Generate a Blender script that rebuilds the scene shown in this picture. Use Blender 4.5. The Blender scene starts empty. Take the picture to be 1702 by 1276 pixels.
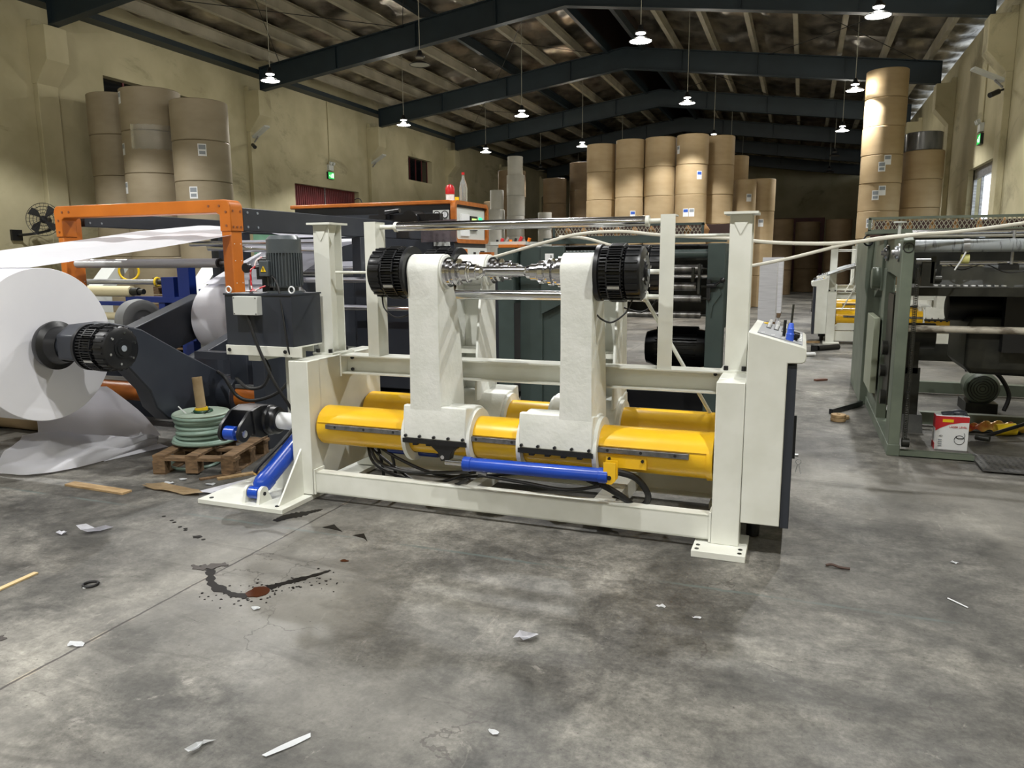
import bpy, bmesh, math, random
from mathutils import Vector, Matrix
PI = math.pi
rnd = random.Random(7)
S = bpy.context.scene
C = S.collection

# ------------------------------------------------------------------ camera
F_PX, YAW, PITCH, ROLL, EYE = 1260.0, 0.3627, 0.1634, -0.0063, 1.5
fw = Vector((-math.sin(YAW)*math.cos(PITCH), math.cos(YAW)*math.cos(PITCH), -math.sin(PITCH)))
rt = Vector((math.cos(YAW), math.sin(YAW), 0)); up = rt.cross(fw)
cr, sr = math.cos(ROLL), math.sin(ROLL)
cx = rt*cr + up*sr; cy = up*cr - rt*sr
cam = bpy.data.cameras.new('camera'); camo = bpy.data.objects.new('camera', cam); C.objects.link(camo)
cam.sensor_width = 36; cam.lens = 36*F_PX/1702; cam.clip_end = 200; cam.clip_start = .05
camo.matrix_world = Matrix(((cx.x, cy.x, -fw.x, 0), (cx.y, cy.y, -fw.y, 0), (cx.z, cy.z, -fw.z, EYE), (0, 0, 0, 1)))
S.camera = camo
# ------------------------------------------------------------------ world, exposure
w = bpy.data.worlds.new('daylight'); S.world = w; w.use_nodes = True
bg = w.node_tree.nodes['Background']; bg.inputs[0].default_value = (.85, .93, 1, 1); bg.inputs[1].default_value = 2.2
S.view_settings.view_transform = 'Standard'; S.view_settings.look = 'None'
S.view_settings.gamma = 1; S.view_settings.use_curve_mapping = False
S.view_settings.exposure = 0.0
LAMP_W, UP_W, GLOW = 610, 95, 16.0

# ------------------------------------------------------------------ materials
MATS = {}
def rgb(h):
    h = [int(h[i:i+2], 16)/255 for i in (0, 2, 4)]
    return tuple(c/12.92 if c <= .04045 else ((c+.055)/1.055)**2.4 for c in h) + (1,)
def mat(name, col, rough=.5, metal=0, col2=None, scale=6, bump=0, bscale=None, emit=0, stretch=(1, 1, 1), coat=0, trans=0, lo=.35, hi=.65, detail=6):
    if name in MATS: return MATS[name]
    m = bpy.data.materials.new(name); m.use_nodes = True; MATS[name] = m
    nt = m.node_tree; N = nt.nodes; L = nt.links; b = N['Principled BSDF']
    col = rgb(col)
    b.inputs['Base Color'].default_value = col
    b.inputs['Roughness'].default_value = rough; b.inputs['Metallic'].default_value = metal
    b.inputs['Coat Weight'].default_value = coat; b.inputs['Transmission Weight'].default_value = trans
    if emit: b.inputs['Emission Color'].default_value = col; b.inputs['Emission Strength'].default_value = emit
    if col2 or bump:
        tc = N.new('ShaderNodeTexCoord'); mp = N.new('ShaderNodeMapping'); mp.inputs['Scale'].default_value = stretch
        L.new(tc.outputs['Object'], mp.inputs[0])
    if col2:
        n = N.new('ShaderNodeTexNoise'); n.inputs['Scale'].default_value = scale; n.inputs['Detail'].default_value = detail
        L.new(mp.outputs[0], n.inputs['Vector'])
        r = N.new('ShaderNodeValToRGB'); r.color_ramp.elements[0].position = lo; r.color_ramp.elements[1].position = hi
        r.color_ramp.elements[0].color = rgb(col2); r.color_ramp.elements[1].color = col
        L.new(n.outputs['Fac'], r.inputs[0]); L.new(r.outputs[0], b.inputs['Base Color'])
    if bump:
        n2 = N.new('ShaderNodeTexNoise'); n2.inputs['Scale'].default_value = bscale or scale; n2.inputs['Detail'].default_value = 5
        L.new(mp.outputs[0], n2.inputs['Vector'])
        bp = N.new('ShaderNodeBump'); bp.inputs['Strength'].default_value = bump; bp.inputs['Distance'].default_value = .02
        L.new(n2.outputs['Fac'], bp.inputs['Height']); L.new(bp.outputs[0], b.inputs['Normal'])
    return m
cream = mat('cream_paint', 'e3e4dc', .42, col2='d8d9cf', scale=5, coat=.15)
creamcast = mat('cream_cast_paint', 'e5e6e1', .45, col2='dadcd5', scale=7, bump=.12, bscale=40)
yellow = mat('yellow_paint', 'f0c024', .3, col2='e8b41e', scale=4, coat=.25)
navy = mat('charcoal_paint', '32363e', .4, col2='2b2f38', scale=4)
blackp = mat('black_paint', '16171a', .35)
blackr = mat('black_rubber', '131314', .5)
steel = mat('polished_steel', 'd9d9dc', .14, 1)
steel2 = mat('brushed_steel', 'b2b3b5', .38, .7, col2='8b8b8c', scale=3, stretch=(1, 8, 8))
dirtysteel = mat('worn_roller_steel', '8f8e8b', .35, .9, col2='4f4c49', scale=5, stretch=(3, 1, 1))
railm = mat('machined_rail_steel', '8d8e90', .4, .9, col2='6f7072', scale=30)
blue = mat('blue_paint', '1146b4', .3, col2='0f3da2', scale=4, coat=.3)
dblue = mat('dark_blue_paint', '0f2a72', .4)
orange = mat('orange_paint', 'cb7222', .38, col2='be681c', scale=4, coat=.15)
orange2 = mat('scuffed_orange_paint', 'b86a2a', .3, col2='9c561f', scale=5, stretch=(1, 3, 3), coat=.2)
green = mat('grey_green_paint', '6e7769', .5, col2='5c6559', scale=4)
dgreen = mat('dark_green_paint', '3a4745', .45, col2='323e3c', scale=4)
darkiron = mat('oily_dark_iron', '22231f', .45, .3, col2='34342e', scale=9)
paper = mat('white_paper', 'e1e1e6', .75, col2='dadae0', scale=2)
film = mat('clear_film', 'dfe3e4', .15, trans=.35, bump=.5, bscale=8)
kraft = mat('kraft_wrap', 'b39d7a', .62, col2='a68f6b', scale=1.6, stretch=(1, 1, 2.5), bump=.15, bscale=3)
kraftshaded = mat('kraft_wrap_shaded', '7d6a50', .65, col2='6f5d45', scale=1.6, stretch=(1, 1, 2.5))  # kraft wrap with shade put into its colour, for the dim rear rolls
kraftgrey = mat('kraft_wrap_greyish', '9f937c', .62, col2='92866f', scale=1.6, stretch=(1, 1, 2.5), bump=.15, bscale=3)
whiteroll = mat('white_wrap', 'c9c7c0', .5, col2='bcbab2', scale=3)
greyfilm = mat('grey_film_wrap', '6d6e70', .25, col2='4d4e50', scale=2, stretch=(4, 4, 1), coat=.4)
wood = mat('rough_wood', 'b49870', .75, col2='8f744e', scale=8, stretch=(1, 6, 6))
wooddark = mat('old_pallet_wood', '80664a', .8, col2='57442f', scale=7, stretch=(1, 6, 6))
card = mat('cardboard', 'b09a78', .8, col2='947d5b', scale=6)
hosegreen = mat('green_hose', '8fa79a', .4, col2='7d968a', scale=3)
labelw = mat('white_label', 'e6e8ea', .5)
labelb = mat('blue_label_print', '2a58b8', .5)
labelg = mat('grey_label_print', '8d949c', .5)
ink = mat('black_print', '1d1d1f', .5)
redp = mat('red_print', 'c2242c', .45)
yelp = mat('yellow_print', 'f0c71a', .45)
orgp = mat('orange_plastic', 'f07a12', .4)
redplastic = mat('red_plastic', 'b81c22', .3, coat=.3)
bluep = mat('blue_plastic', '3560d8', .35)
clearp = mat('clear_plastic', 'e8eef0', .08, trans=.85)
greyplastic = mat('grey_plastic', 'c9ccc8', .5)
panelgrey = mat('grey_control_panel', '8a8d92', .5)
motorgrey = mat('motor_grey', '50565a', .4, col2='484e52', scale=5)
cablew = mat('cream_cable', 'd5d2c6', .5)
brass = mat('brass', 'b58b3c', .3, 1)
copper = mat('reddish_steel', 'a06a50', .4, .6)
beamgreen = mat('beam_green_paint', '222f36', .5, col2='1d292f', scale=2)
purlinm = mat('purlin_paint', 'b3ad9b', .6, col2='9f9987', scale=2)
foil = mat('roof_foil', 'c4bbab', .33, .8, col2='5b554b', scale=1.3, stretch=(1.6, .9, 1), bump=.9, bscale=3.5)
plaster = mat('stained_plaster', 'c0b898', .85, col2='a9a181', scale=.9, bump=.15, bscale=6, detail=10)
maroon = mat('maroon_door_paint', '6a2a2c', .5, col2='5a2325', scale=3)
oil = mat('oil_film', '15120f', .5)
oilrust = mat('rusty_oil', '3c1c07', .45)
for o_ in (oil, oilrust): o_.node_tree.nodes['Principled BSDF'].inputs['Specular IOR Level'].default_value = .12
papersheet = mat('thin_white_paper', 'ececf0', .75)
def translucent(m, k):
    nt = m.node_tree; b = nt.nodes['Principled BSDF']; out = nt.nodes['Material Output']
    tr = nt.nodes.new('ShaderNodeBsdfTranslucent'); tr.inputs[0].default_value = rgb('f2f2f6'); mx = nt.nodes.new('ShaderNodeMixShader'); mx.inputs[0].default_value = k
    nt.links.new(b.outputs[0], mx.inputs[1]); nt.links.new(tr.outputs[0], mx.inputs[2]); nt.links.new(mx.outputs[0], out.inputs[0])
translucent(papersheet, .5)

# plaster: add soot smears
def dirty_wall(m):
    nt = m.node_tree; N = nt.nodes; L = nt.links; b = N['Principled BSDF']
    src = b.inputs['Base Color'].links[0].from_socket
    tc = N.new('ShaderNodeTexCoord'); mp = N.new('ShaderNodeMapping'); mp.inputs['Scale'].default_value = (1, .55, 1.3); L.new(tc.outputs['Object'], mp.inputs[0])
    n = N.new('ShaderNodeTexNoise'); n.inputs['Scale'].default_value = .55; n.inputs['Detail'].default_value = 12; n.inputs['Roughness'].default_value = .72; n.inputs['Distortion'].default_value = 1.2
    L.new(mp.outputs[0], n.inputs['Vector'])
    r = N.new('ShaderNodeValToRGB'); r.color_ramp.elements[0].position = .56; r.color_ramp.elements[1].position = .74
    r.color_ramp.elements[0].color = (0, 0, 0, 1); r.color_ramp.elements[1].color = (.75, .75, .75, 1)
    L.new(n.outputs['Fac'], r.inputs[0])
    mx = N.new('ShaderNodeMix'); mx.data_type = 'RGBA'; L.new(r.outputs[0], mx.inputs[0]); L.new(src, mx.inputs[6]); mx.inputs[7].default_value = rgb('5d5844')
    L.new(mx.outputs[2], b.inputs['Base Color'])
dirty_wall(plaster)

def floor_material():
    m = bpy.data.materials.new('worn_concrete'); m.use_nodes = True; nt = m.node_tree; N = nt.nodes; L = nt.links; b = N['Principled BSDF']
    tc = N.new('ShaderNodeTexCoord')
    def noise(sc, det, rough=.55, dist=0, st=(1, 1, 1), off=(0, 0, 0)):
        mp = N.new('ShaderNodeMapping'); mp.inputs['Scale'].default_value = st; mp.inputs['Location'].default_value = off; L.new(tc.outputs['Object'], mp.inputs[0])
        n = N.new('ShaderNodeTexNoise'); n.inputs['Scale'].default_value = sc; n.inputs['Detail'].default_value = det; n.inputs['Roughness'].default_value = rough; n.inputs['Distortion'].default_value = dist
        L.new(mp.outputs[0], n.inputs['Vector']); return n.outputs['Fac']
    def ramp(f, stops):
        r = N.new('ShaderNodeValToRGB'); e = r.color_ramp.elements
        while len(e) < len(stops): e.new(.5)
        for k, (p, c) in enumerate(stops): e[k].position = p; e[k].color = c if isinstance(c, tuple) else (c, c, c, 1)
        L.new(f, r.inputs[0]); return r.outputs[0]
    def mix(f, a, c, mode='MIX'):
        x = N.new('ShaderNodeMix'); x.data_type = 'RGBA'; x.blend_type = mode
        for s, v in ((x.inputs[0], f), (x.inputs[6], a), (x.inputs[7], c)):
            if isinstance(v, (float, int)): s.default_value = v
            elif isinstance(v, tuple): s.default_value = v
            else: L.new(v, s)
        return x.outputs[2]
    def math_(op, a, c=None, d=None):
        x = N.new('ShaderNodeMath'); x.operation = op
        for s, v in zip(x.inputs, (a, c, d)):
            if v is None: continue
            if isinstance(v, (float, int)): s.default_value = v
            else: L.new(v, s)
        return x.outputs[0]
    base = ramp(noise(.9, 12, .62, .6), [(.33, rgb('353431')), (.5, rgb('595752')), (.68, rgb('838078'))])
    fine = ramp(noise(11, 14, .78), [(.32, .5), (.68, 1.55)])
    c = mix(1.0, base, fine, 'MULTIPLY')
    fine2 = ramp(noise(3.2, 12, .7, .8, off=(1, 1, 0)), [(.36, .62), (.64, 1.32)])
    c = mix(1.0, c, fine2, 'MULTIPLY')
    grit = ramp(noise(48, 8, .8), [(.33, .68), (.67, 1.34)])
    c = mix(1.0, c, grit, 'MULTIPLY')
    wear = ramp(noise(.55, 8, .55, .3, off=(5, 3, 0)), [(.5, 0.0), (.68, .6)])
    c = mix(wear, c, rgb('8e8b84'))
    streak = ramp(noise(2.2, 10, .7, 2.0, st=(.35, 1.6, 1), off=(9, 1, 0)), [(.56, 0.0), (.72, .6)])
    c = mix(streak, c, rgb('2c2825'))
    pale = ramp(noise(3.6, 12, .75, 1.4, off=(2, 7, 0)), [(.62, 0.0), (.75, .75)])
    c = mix(pale, c, rgb('a8a39b'))
    sc = ramp(noise(5, 14, .8, 3.5, st=(.25, 1.2, 1), off=(4, 2, 0)), [(.6, 0.0), (.66, .55)])
    c = mix(sc, c, rgb('34302d'))
    sc2 = ramp(noise(4, 14, .8, 3.0, st=(1.1, .3, 1), off=(8, 6, 0)), [(.62, 0.0), (.68, .5)])
    c = mix(sc2, c, rgb('9b958c'))
    speck = ramp(noise(60, 3, .5), [(.68, 0.0), (.73, .7)])
    c = mix(speck, c, rgb('2e2a28'))
    # thin cracks
    mpv = N.new('ShaderNodeMapping'); L.new(tc.outputs['Object'], mpv.inputs[0])
    nz = N.new('ShaderNodeTexNoise'); nz.inputs['Scale'].default_value = 1.6; nz.inputs['Detail'].default_value = 8; L.new(tc.outputs['Object'], nz.inputs['Vector'])
    ad = N.new('ShaderNodeMix'); ad.data_type = 'VECTOR'; ad.inputs[0].default_value = .55; L.new(mpv.outputs[0], ad.inputs[4]); L.new(nz.outputs['Color'], ad.inputs[5])
    vo = N.new('ShaderNodeTexVoronoi'); vo.feature = 'DISTANCE_TO_EDGE'; vo.inputs['Scale'].default_value = 1.3; L.new(ad.outputs[1], vo.inputs['Vector'])
    crack = math_('LESS_THAN', vo.outputs['Distance'], .0022)
    gate = ramp(noise(.8, 2, .5, 0, off=(1, 4, 0)), [(.5, 0.0), (.56, 1.0)])
    crk = math_('MULTIPLY', math_('MULTIPLY', crack, gate), .55)
    c = mix(crk, c, rgb('3a3532'))
    # slab joints
    sx = N.new('ShaderNodeSeparateXYZ'); L.new(tc.outputs['Object'], sx.inputs[0])
    wob = math_('MULTIPLY', math_('SUBTRACT', noise(9, 6), .5), .02)
    dx = math_('ABSOLUTE', math_('ADD', math_('ADD', sx.outputs[0], 2.593), wob))
    dy = math_('ABSOLUTE', math_('ADD', math_('ADD', sx.outputs[1], -3.395), wob))
    dx2 = math_('ABSOLUTE', math_('ADD', sx.outputs[0], -3.2)); 
    jx = math_('LESS_THAN', dx, .006); jxw = math_('LESS_THAN', dx, .013)
    jy = math_('MULTIPLY', math_('LESS_THAN', dy, .011), ramp(noise(2.1, 6), [(.42, 0.0), (.55, .75)]))
    jxe = math_('MULTIPLY', jxw, ramp(noise(7, 6), [(.55, 0.0), (.65, .5)]))
    c = mix(jxe, c, rgb('b5a893')); c = mix(math_('MULTIPLY', jx, .85), c, rgb('2b2624')); c = mix(jy, c, rgb('56605d'))
    L.new(c, b.inputs['Base Color'])
    rr = ramp(noise(1.4, 8, .6, .5, off=(3, 3, 0)), [(.35, .42), (.65, .66)])
    L.new(rr, b.inputs['Roughness'])
    bp = N.new('ShaderNodeBump'); bp.inputs['Strength'].default_value = .25; bp.inputs['Distance'].default_value = .006
    L.new(noise(22, 10, .7), bp.inputs['Height']); L.new(bp.outputs[0], b.inputs['Normal'])
    return m
floorm = floor_material()

# ------------------------------------------------------------------ mesh helpers
AX = {'x': (1, 2, 0), 'y': (0, 2, 1), 'z': (0, 1, 2)}
class MB:
    def __init__(s): s.bm = bmesh.new()
    def face(s, vs):
        try: return s.bm.faces.new(vs)
        except ValueError: return None
    def box(s, x0, x1, y0, y1, z0, z1, M=None):
        v = []
        for x in (x0, x1):
            for y in (y0, y1):
                for z in (z0, z1):
                    p = Vector((x, y, z)); v.append(s.bm.verts.new(M @ p if M else p))
        for f in ((0, 1, 3, 2), (4, 6, 7, 5), (0, 4, 5, 1), (2, 3, 7, 6), (0, 2, 6, 4), (1, 5, 7, 3)): s.face([v[i] for i in f])
        return s
    def bar(s, p0, p1, wd, ht, upv=(0, 0, 1)):
        p0 = Vector(p0); p1 = Vector(p1); d = p1-p0; l = d.length; d.normalize()
        sd = d.cross(Vector(upv)).normalized(); u = sd.cross(d)
        M = Matrix(((d.x, sd.x, u.x, p0.x), (d.y, sd.y, u.y, p0.y), (d.z, sd.z, u.z, p0.z), (0, 0, 0, 1)))
        return s.box(0, l, -wd/2, wd/2, -ht/2, ht/2, M)
    def prism(s, pts, axis, a, b):
        i, j, k = AX[axis]; lo = []; hi = []
        for p in pts:
            c = [0, 0, 0]; c[i], c[j] = p; c[k] = a; lo.append(s.bm.verts.new(c)); c[k] = b; hi.append(s.bm.verts.new(c))
        n = len(pts); s.face(lo[::-1]); s.face(hi)
        for q in range(n): s.face([lo[q], lo[(q+1) % n], hi[(q+1) % n], hi[q]])
        return s
    def lathe(s, p0, dirv, prof, n=32):
        p0 = Vector(p0); d = Vector(dirv).normalized(); a = d.orthogonal().normalized(); b = d.cross(a); rings = []
        for t, r in prof:
            c = p0+d*t
            if r <= 1e-6: rings.append([s.bm.verts.new(c)])
            else: rings.append([s.bm.verts.new(c+(a*math.cos(2*PI*k/n)+b*math.sin(2*PI*k/n))*r) for k in range(n)])
        for A, B in zip(rings, rings[1:]):
            for k in range(n):
                k2 = (k+1) % n
                if len(A) == 1 and len(B) == 1: continue
                if len(A) == 1: s.face([A[0], B[k], B[k2]])
                elif len(B) == 1: s.face([A[k], B[0], A[k2]])
                else: s.face([A[k], B[k], B[k2], A[k2]])
        return s
    def cyl(s, p0, p1, r, n=24, r2=None):
        p0 = Vector(p0); p1 = Vector(p1); l = (p1-p0).length
        return s.lathe(p0, p1-p0, [(0, 0), (0, r), (l, r if r2 is None else r2), (l, 0)], n)
    def tube(s, pts, r, n=8, smooth=True, sub=6):
        P = [Vector(p) for p in pts]
        if smooth and len(P) > 2:
            Q = []
            for i in range(len(P)-1):
                a = P[max(i-1, 0)]; b = P[i]; c = P[i+1]; d = P[min(i+2, len(P)-1)]
                for k in range(sub):
                    t = k/sub; Q.append(.5*((2*b)+(c-a)*t+(2*a-5*b+4*c-d)*t*t+(3*b-a-3*c+d)*t**3))
            P = Q+[P[-1]]
        prev = None; nv = None
        for i, p in enumerate(P):
            t = (P[min(i+1, len(P)-1)]-P[max(i-1, 0)]).normalized()
            nv = t.orthogonal().normalized() if nv is None else (nv-t*nv.dot(t)).normalized()
            bb = t.cross(nv)
            ring = [s.bm.verts.new(p+(nv*math.cos(2*PI*k/n)+bb*math.sin(2*PI*k/n))*r) for k in range(n)]
            if prev:
                for k in range(n): s.face([prev[k], prev[(k+1) % n], ring[(k+1) % n], ring[k]])
            else: s.face(ring[::-1])
            prev = ring
        s.face(prev); return s
    def sph(s, c, r, n=16, m=10, sc=(1, 1, 1)):
        c = Vector(c); prof = []
        rings = []
        for j in range(m+1):
            th = PI*j/m
            if j in (0, m): rings.append([s.bm.verts.new(c+Vector((0, 0, r*sc[2]*math.cos(th))))])
            else: rings.append([s.bm.verts.new(c+Vector((r*sc[0]*math.sin(th)*math.cos(2*PI*k/n), r*sc[1]*math.sin(th)*math.sin(2*PI*k/n), r*sc[2]*math.cos(th)))) for k in range(n)])
        for A, B in zip(rings, rings[1:]):
            for k in range(n):
                k2 = (k+1) % n
                if len(A) == 1: s.face([A[0], B[k], B[k2]])
                elif len(B) == 1: s.face([A[k], B[0], A[k2]])
                else: s.face([A[k], B[k], B[k2], A[k2]])
        return s
    def torus(s, c, axis, R, r, n=32, m=8, a0=0, a1=2*PI):
        d = Vector(axis).normalized(); a = d.orthogonal().normalized(); b = d.cross(a); full = abs(a1-a0-2*PI) < 1e-6
        rings = []
        for i in range(n if full else n+1):
            t = a0+(a1-a0)*i/n; e = a*math.cos(t)+b*math.sin(t)
            rings.append([s.bm.verts.new(Vector(c)+e*(R+r*math.cos(2*PI*k/m))+d*r*math.sin(2*PI*k/m)) for k in range(m)])
        for i in range(n if full else n):
            A = rings[i]; B = rings[(i+1) % len(rings)]
            for k in range(m): s.face([A[k], A[(k+1) % m], B[(k+1) % m], B[k]])
        return s
    def grid(s, f, nu, nv, thick=0):
        V = [[s.bm.verts.new(f(i/nu, j/nv)) for j in range(nv+1)] for i in range(nu+1)]
        for i in range(nu):
            for j in range(nv): s.face([V[i][j], V[i+1][j], V[i+1][j+1], V[i][j+1]])
        if thick:
            s.bm.normal_update()
            bmesh.ops.solidify(s.bm, geom=s.bm.faces[:], thickness=thick)
        return s
    def obj(s, name, m, parent=None, label=None, cat=None, group=None, kind=None, bevel=0, ang=32):
        bm = s.bm; root = parent
        while root is not None and root.parent: root = root.parent
        off = root.location.copy() if root else None
        bmesh.ops.recalc_face_normals(bm, faces=bm.faces[:])
        if off is None and kind != 'structure' and kind != 'stuff':
            xs = [v.co.x for v in bm.verts]; ys = [v.co.y for v in bm.verts]; zs = [v.co.z for v in bm.verts]
            off = Vector(((min(xs)+max(xs))/2, (min(ys)+max(ys))/2, min(zs)))
        if off is not None:
            for v in bm.verts: v.co -= off
        th = math.radians(ang)
        for f in bm.faces: f.smooth = True
        for e in bm.edges:
            if len(e.link_faces) == 2 and e.calc_face_angle(0) > th: e.smooth = False
        me = bpy.data.meshes.new(name); bm.to_mesh(me); bm.free()
        o = bpy.data.objects.new(name, me); C.objects.link(o)
        if m: me.materials.append(m)
        if root: o.parent = parent
        elif off is not None: o.location = off
        if bevel:
            bv = o.modifiers.new('bevel', 'BEVEL'); bv.width = bevel; bv.segments = 2; bv.limit_method = 'ANGLE'; bv.angle_limit = math.radians(50)
        if label: o['label'] = label
        if cat: o['category'] = cat
        if group: o['group'] = group
        if kind: o['kind'] = kind
        return o
def B(x0, x1, y0, y1, z0, z1): return MB().box(x0, x1, y0, y1, z0, z1)
def thing(name, loc, label, cat, group=None):
    o = bpy.data.objects.new(name, None); C.objects.link(o); o.location = loc; o.empty_display_size = .1
    o['label'] = label; o['category'] = cat
    if group: o['group'] = group
    return o
def kids(o): return [c for c in C.objects if c.parent == o]
def copy_tree(o, parent=None):
    c = o.copy(); C.objects.link(c)
    if parent: c.parent = parent
    for k in kids(o): copy_tree(k, c)
    return c
def text_part(txt, size, M, m, parent, name='lettering', thick=.0006):
    cu = bpy.data.curves.new(name, 'FONT'); cu.body = txt; cu.size = size; cu.extrude = thick; cu.align_x = 'CENTER'; cu.align_y = 'CENTER'
    t = bpy.data.objects.new('tmp', cu); me = bpy.data.meshes.new_from_object(t); bpy.data.objects.remove(t)
    root = parent
    while root.parent: root = root.parent
    for v in me.vertices: v.co = (M @ v.co)-root.location
    me.materials.append(m); o = bpy.data.objects.new(name, me); C.objects.link(o); o.parent = parent; return o
def frameM(o, ex, ey):
    ex = Vector(ex).normalized(); ey = Vector(ey).normalized(); ez = ex.cross(ey)
    return Matrix(((ex.x, ey.x, ez.x, o[0]), (ex.y, ey.y, ez.y, o[1]), (ex.z, ey.z, ez.z, o[2]), (0, 0, 0, 1)))
def arc(cxx, cyy, r, a0, a1, n): return [(cxx+r*math.cos(math.radians(a0+(a1-a0)*i/n)), cyy+r*math.sin(math.radians(a0+(a1-a0)*i/n))) for i in range(n+1)]

# ------------------------------------------------------------------ ceiling lamps (the hall's own light)
LX = [-10.9, -7.3, -2.9, .93]; LY = [-4.0, 2.1, 8.2, 14.2, 20.1, 26.2, 32.4, 38.4]
unlit = {(-2.9, 32.4), (-7.3, 32.4), (-7.3, 14.2), (.93, 32.4), (.93, 38.4), (-2.9, 38.4), (-7.3, 38.4), (-10.9, 38.4), (-10.9, 32.4)}
bulbm = mat('lamp_glow', 'fffdf2', .5, emit=GLOW); bulboff = mat('lamp_glass_off', '9a9a98', .2)
shadem = mat('lamp_reflector', '1b1c1d', .5); rodm = mat('lamp_rod_paint', 'a8a698', .5)
colname = {-10.9: 'nearest the left wall', -7.3: 'left of the roof ridge', -2.9: 'right of the roof ridge', .93: 'nearest the right wall'}
rowname = {-4.0: 'in the row behind the viewer', 2.1: 'in the row above the viewer', 8.2: 'in the row over the machines', 14.2: 'in the front row', 20.1: 'in the second row', 26.2: 'in the third row', 32.4: 'in the fourth row', 38.4: 'in the rearmost row'}
def zroof(x): return 6.68 + 1.2*(1-abs(x+5.2)/8.65)
for lx in LX:
    for ly in LY:
        on = (lx, ly) not in unlit
        z = 5.3
        t = thing('pendant_lamp', (lx, ly, z), ('lit' if on else 'unlit') + ' high bay lamp hanging ' + rowname[ly] + ', ' + colname[lx], 'ceiling lamp', 'high bay lamps under the roof')
        MB().cyl((lx, ly, z+.2), (lx, ly, zroof(lx)+.2), .008, 8).obj('rod', rodm, t)
        MB().lathe((lx, ly, z+.146), (0, 0, 1), [(0, 0), (0, .09), (.02, .1), (.04, .07), (.05, .06), (.09, .045), (.13, .04), (.14, .012), (.14, 0)], 24).obj('lamp_housing', blackp, t)
        MB().lathe((lx, ly, z), (0, 0, 1), [(.006, .195), (0, .205), (.01, .208), (.045, .14), (.075, .06), (.075, .05), (.04, .11)], 32).obj('reflector', shadem, t)
        MB().lathe((lx, ly, z+.006), (0, 0, 1), [(0, 0), (.0, .19), (.012, .19), (.012, 0)], 32).obj('diffuser', bulbm if on else bulboff, t)
        MB().lathe((lx, ly, z+.135), (0, 0, 1), [(0, 0), (0, .085), (.008, .085), (.012, 0)], 24).obj('upper_diffuser', bulbm if on else bulboff, t)
        if on:
            l = bpy.data.lights.new('lamp_light', 'SPOT'); l.energy = LAMP_W*(1.0 if ly > 10 else 1.0); l.spot_size = math.radians(128); l.spot_blend = .22; l.shadow_soft_size = .07; l.color = (1, .995, .97)
            lo = bpy.data.objects.new('lamp_light', l); C.objects.link(lo); lo.parent = t; lo.location = (0, 0, -.03)
            l2 = bpy.data.lights.new('upper_lamp_light', 'POINT'); l2.energy = UP_W; l2.shadow_soft_size = .05; l2.color = (1, .96, .86)
            lo = bpy.data.objects.new('upper_lamp_light', l2); C.objects.link(lo); lo.parent = t; lo.location = (0, 0, .12)

# ------------------------------------------------------------------ building shell
XL, XR, Y0, Y1 = -13.9, 3.45, -9.0, 53.6
B(XL-.3, XR+.3, Y0, Y1, -.3, 0).obj('floor', floorm, kind='structure')
def wall_y(name, x0, x1, ztop, holes):
    ys = sorted({Y0, Y1} | {h[0] for h in holes} | {h[1] for h in holes}); zs = sorted({-.05, ztop} | {h[2] for h in holes if h[2] > 0} | {h[3] for h in holes})
    mb = MB()
    for a, b in zip(ys, ys[1:]):
        for c, d in zip(zs, zs[1:]):
            if any(h[0] <= a and b <= h[1] and h[2] <= max(c, 0) and d <= h[3] for h in holes): continue
            mb.box(x0, x1, a, b, c, d)
    return mb.obj(name, plaster, kind='structure', ang=1)
LH = [(18.96, 22.4, 0, 3.72), (25.9, 27.85, 4.45, 5.3), (12.6, 15.4, 4.5, 5.35), (31.2, 34.6, 0, 3.72)]
wall_y('wall_left', XL-.3, XL, 6.86, LH)
wall_y('wall_right', XR, XR+.3, 6.45, [(18.05, 20.45, 0, 3.43), (30.5, 33, 0, 3.43), (9.4, 10.6, 4.5, 5.2)])
B(XL-.3, XR+.3, Y1, Y1+.3, -.05, 8.6).obj('wall_back', plaster, kind='structure')
B(XL-.3, XR+.3, Y0-.3, Y0, -.05, 8.6).obj('wall_front', plaster, kind='structure')
# corrugated foil-backed roof, both slopes
def roof_fn(xa, xb):
    def f(u, v):
        x = xa+(xb-xa)*u; y = Y0-.5+(Y1+1-Y0)*v
        return (x, y, zroof(x)+.10+.07*abs(math.sin(PI*(x+.0)/1.1))*abs(math.sin(PI*y/1.25))+.012*math.sin(5.1*x+3*math.sin(2.3*y))+.012*math.sin(7.7*y+2*math.sin(3.1*x)))
    return f
MB().grid(roof_fn(XL-.5, -5.75), 90, 520).obj('ceiling_left', foil, kind='structure')
MB().grid(roof_fn(-4.65, XR+.7), 90, 520).obj('ceiling_right', foil, kind='structure')
darkroof = mat('dark_ribbed_sheet', '3c302c', .5, .4)
mbr = MB().box(-5.9, -4.5, Y0, Y1, 8.75, 8.8); mbr.box(-5.78, -5.74, Y0, Y1, 7.7, 8.8); mbr.box(-4.66, -4.62, Y0, Y1, 7.7, 8.8)
mbr.obj('ceiling_ridge', darkroof, kind='structure')
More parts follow.
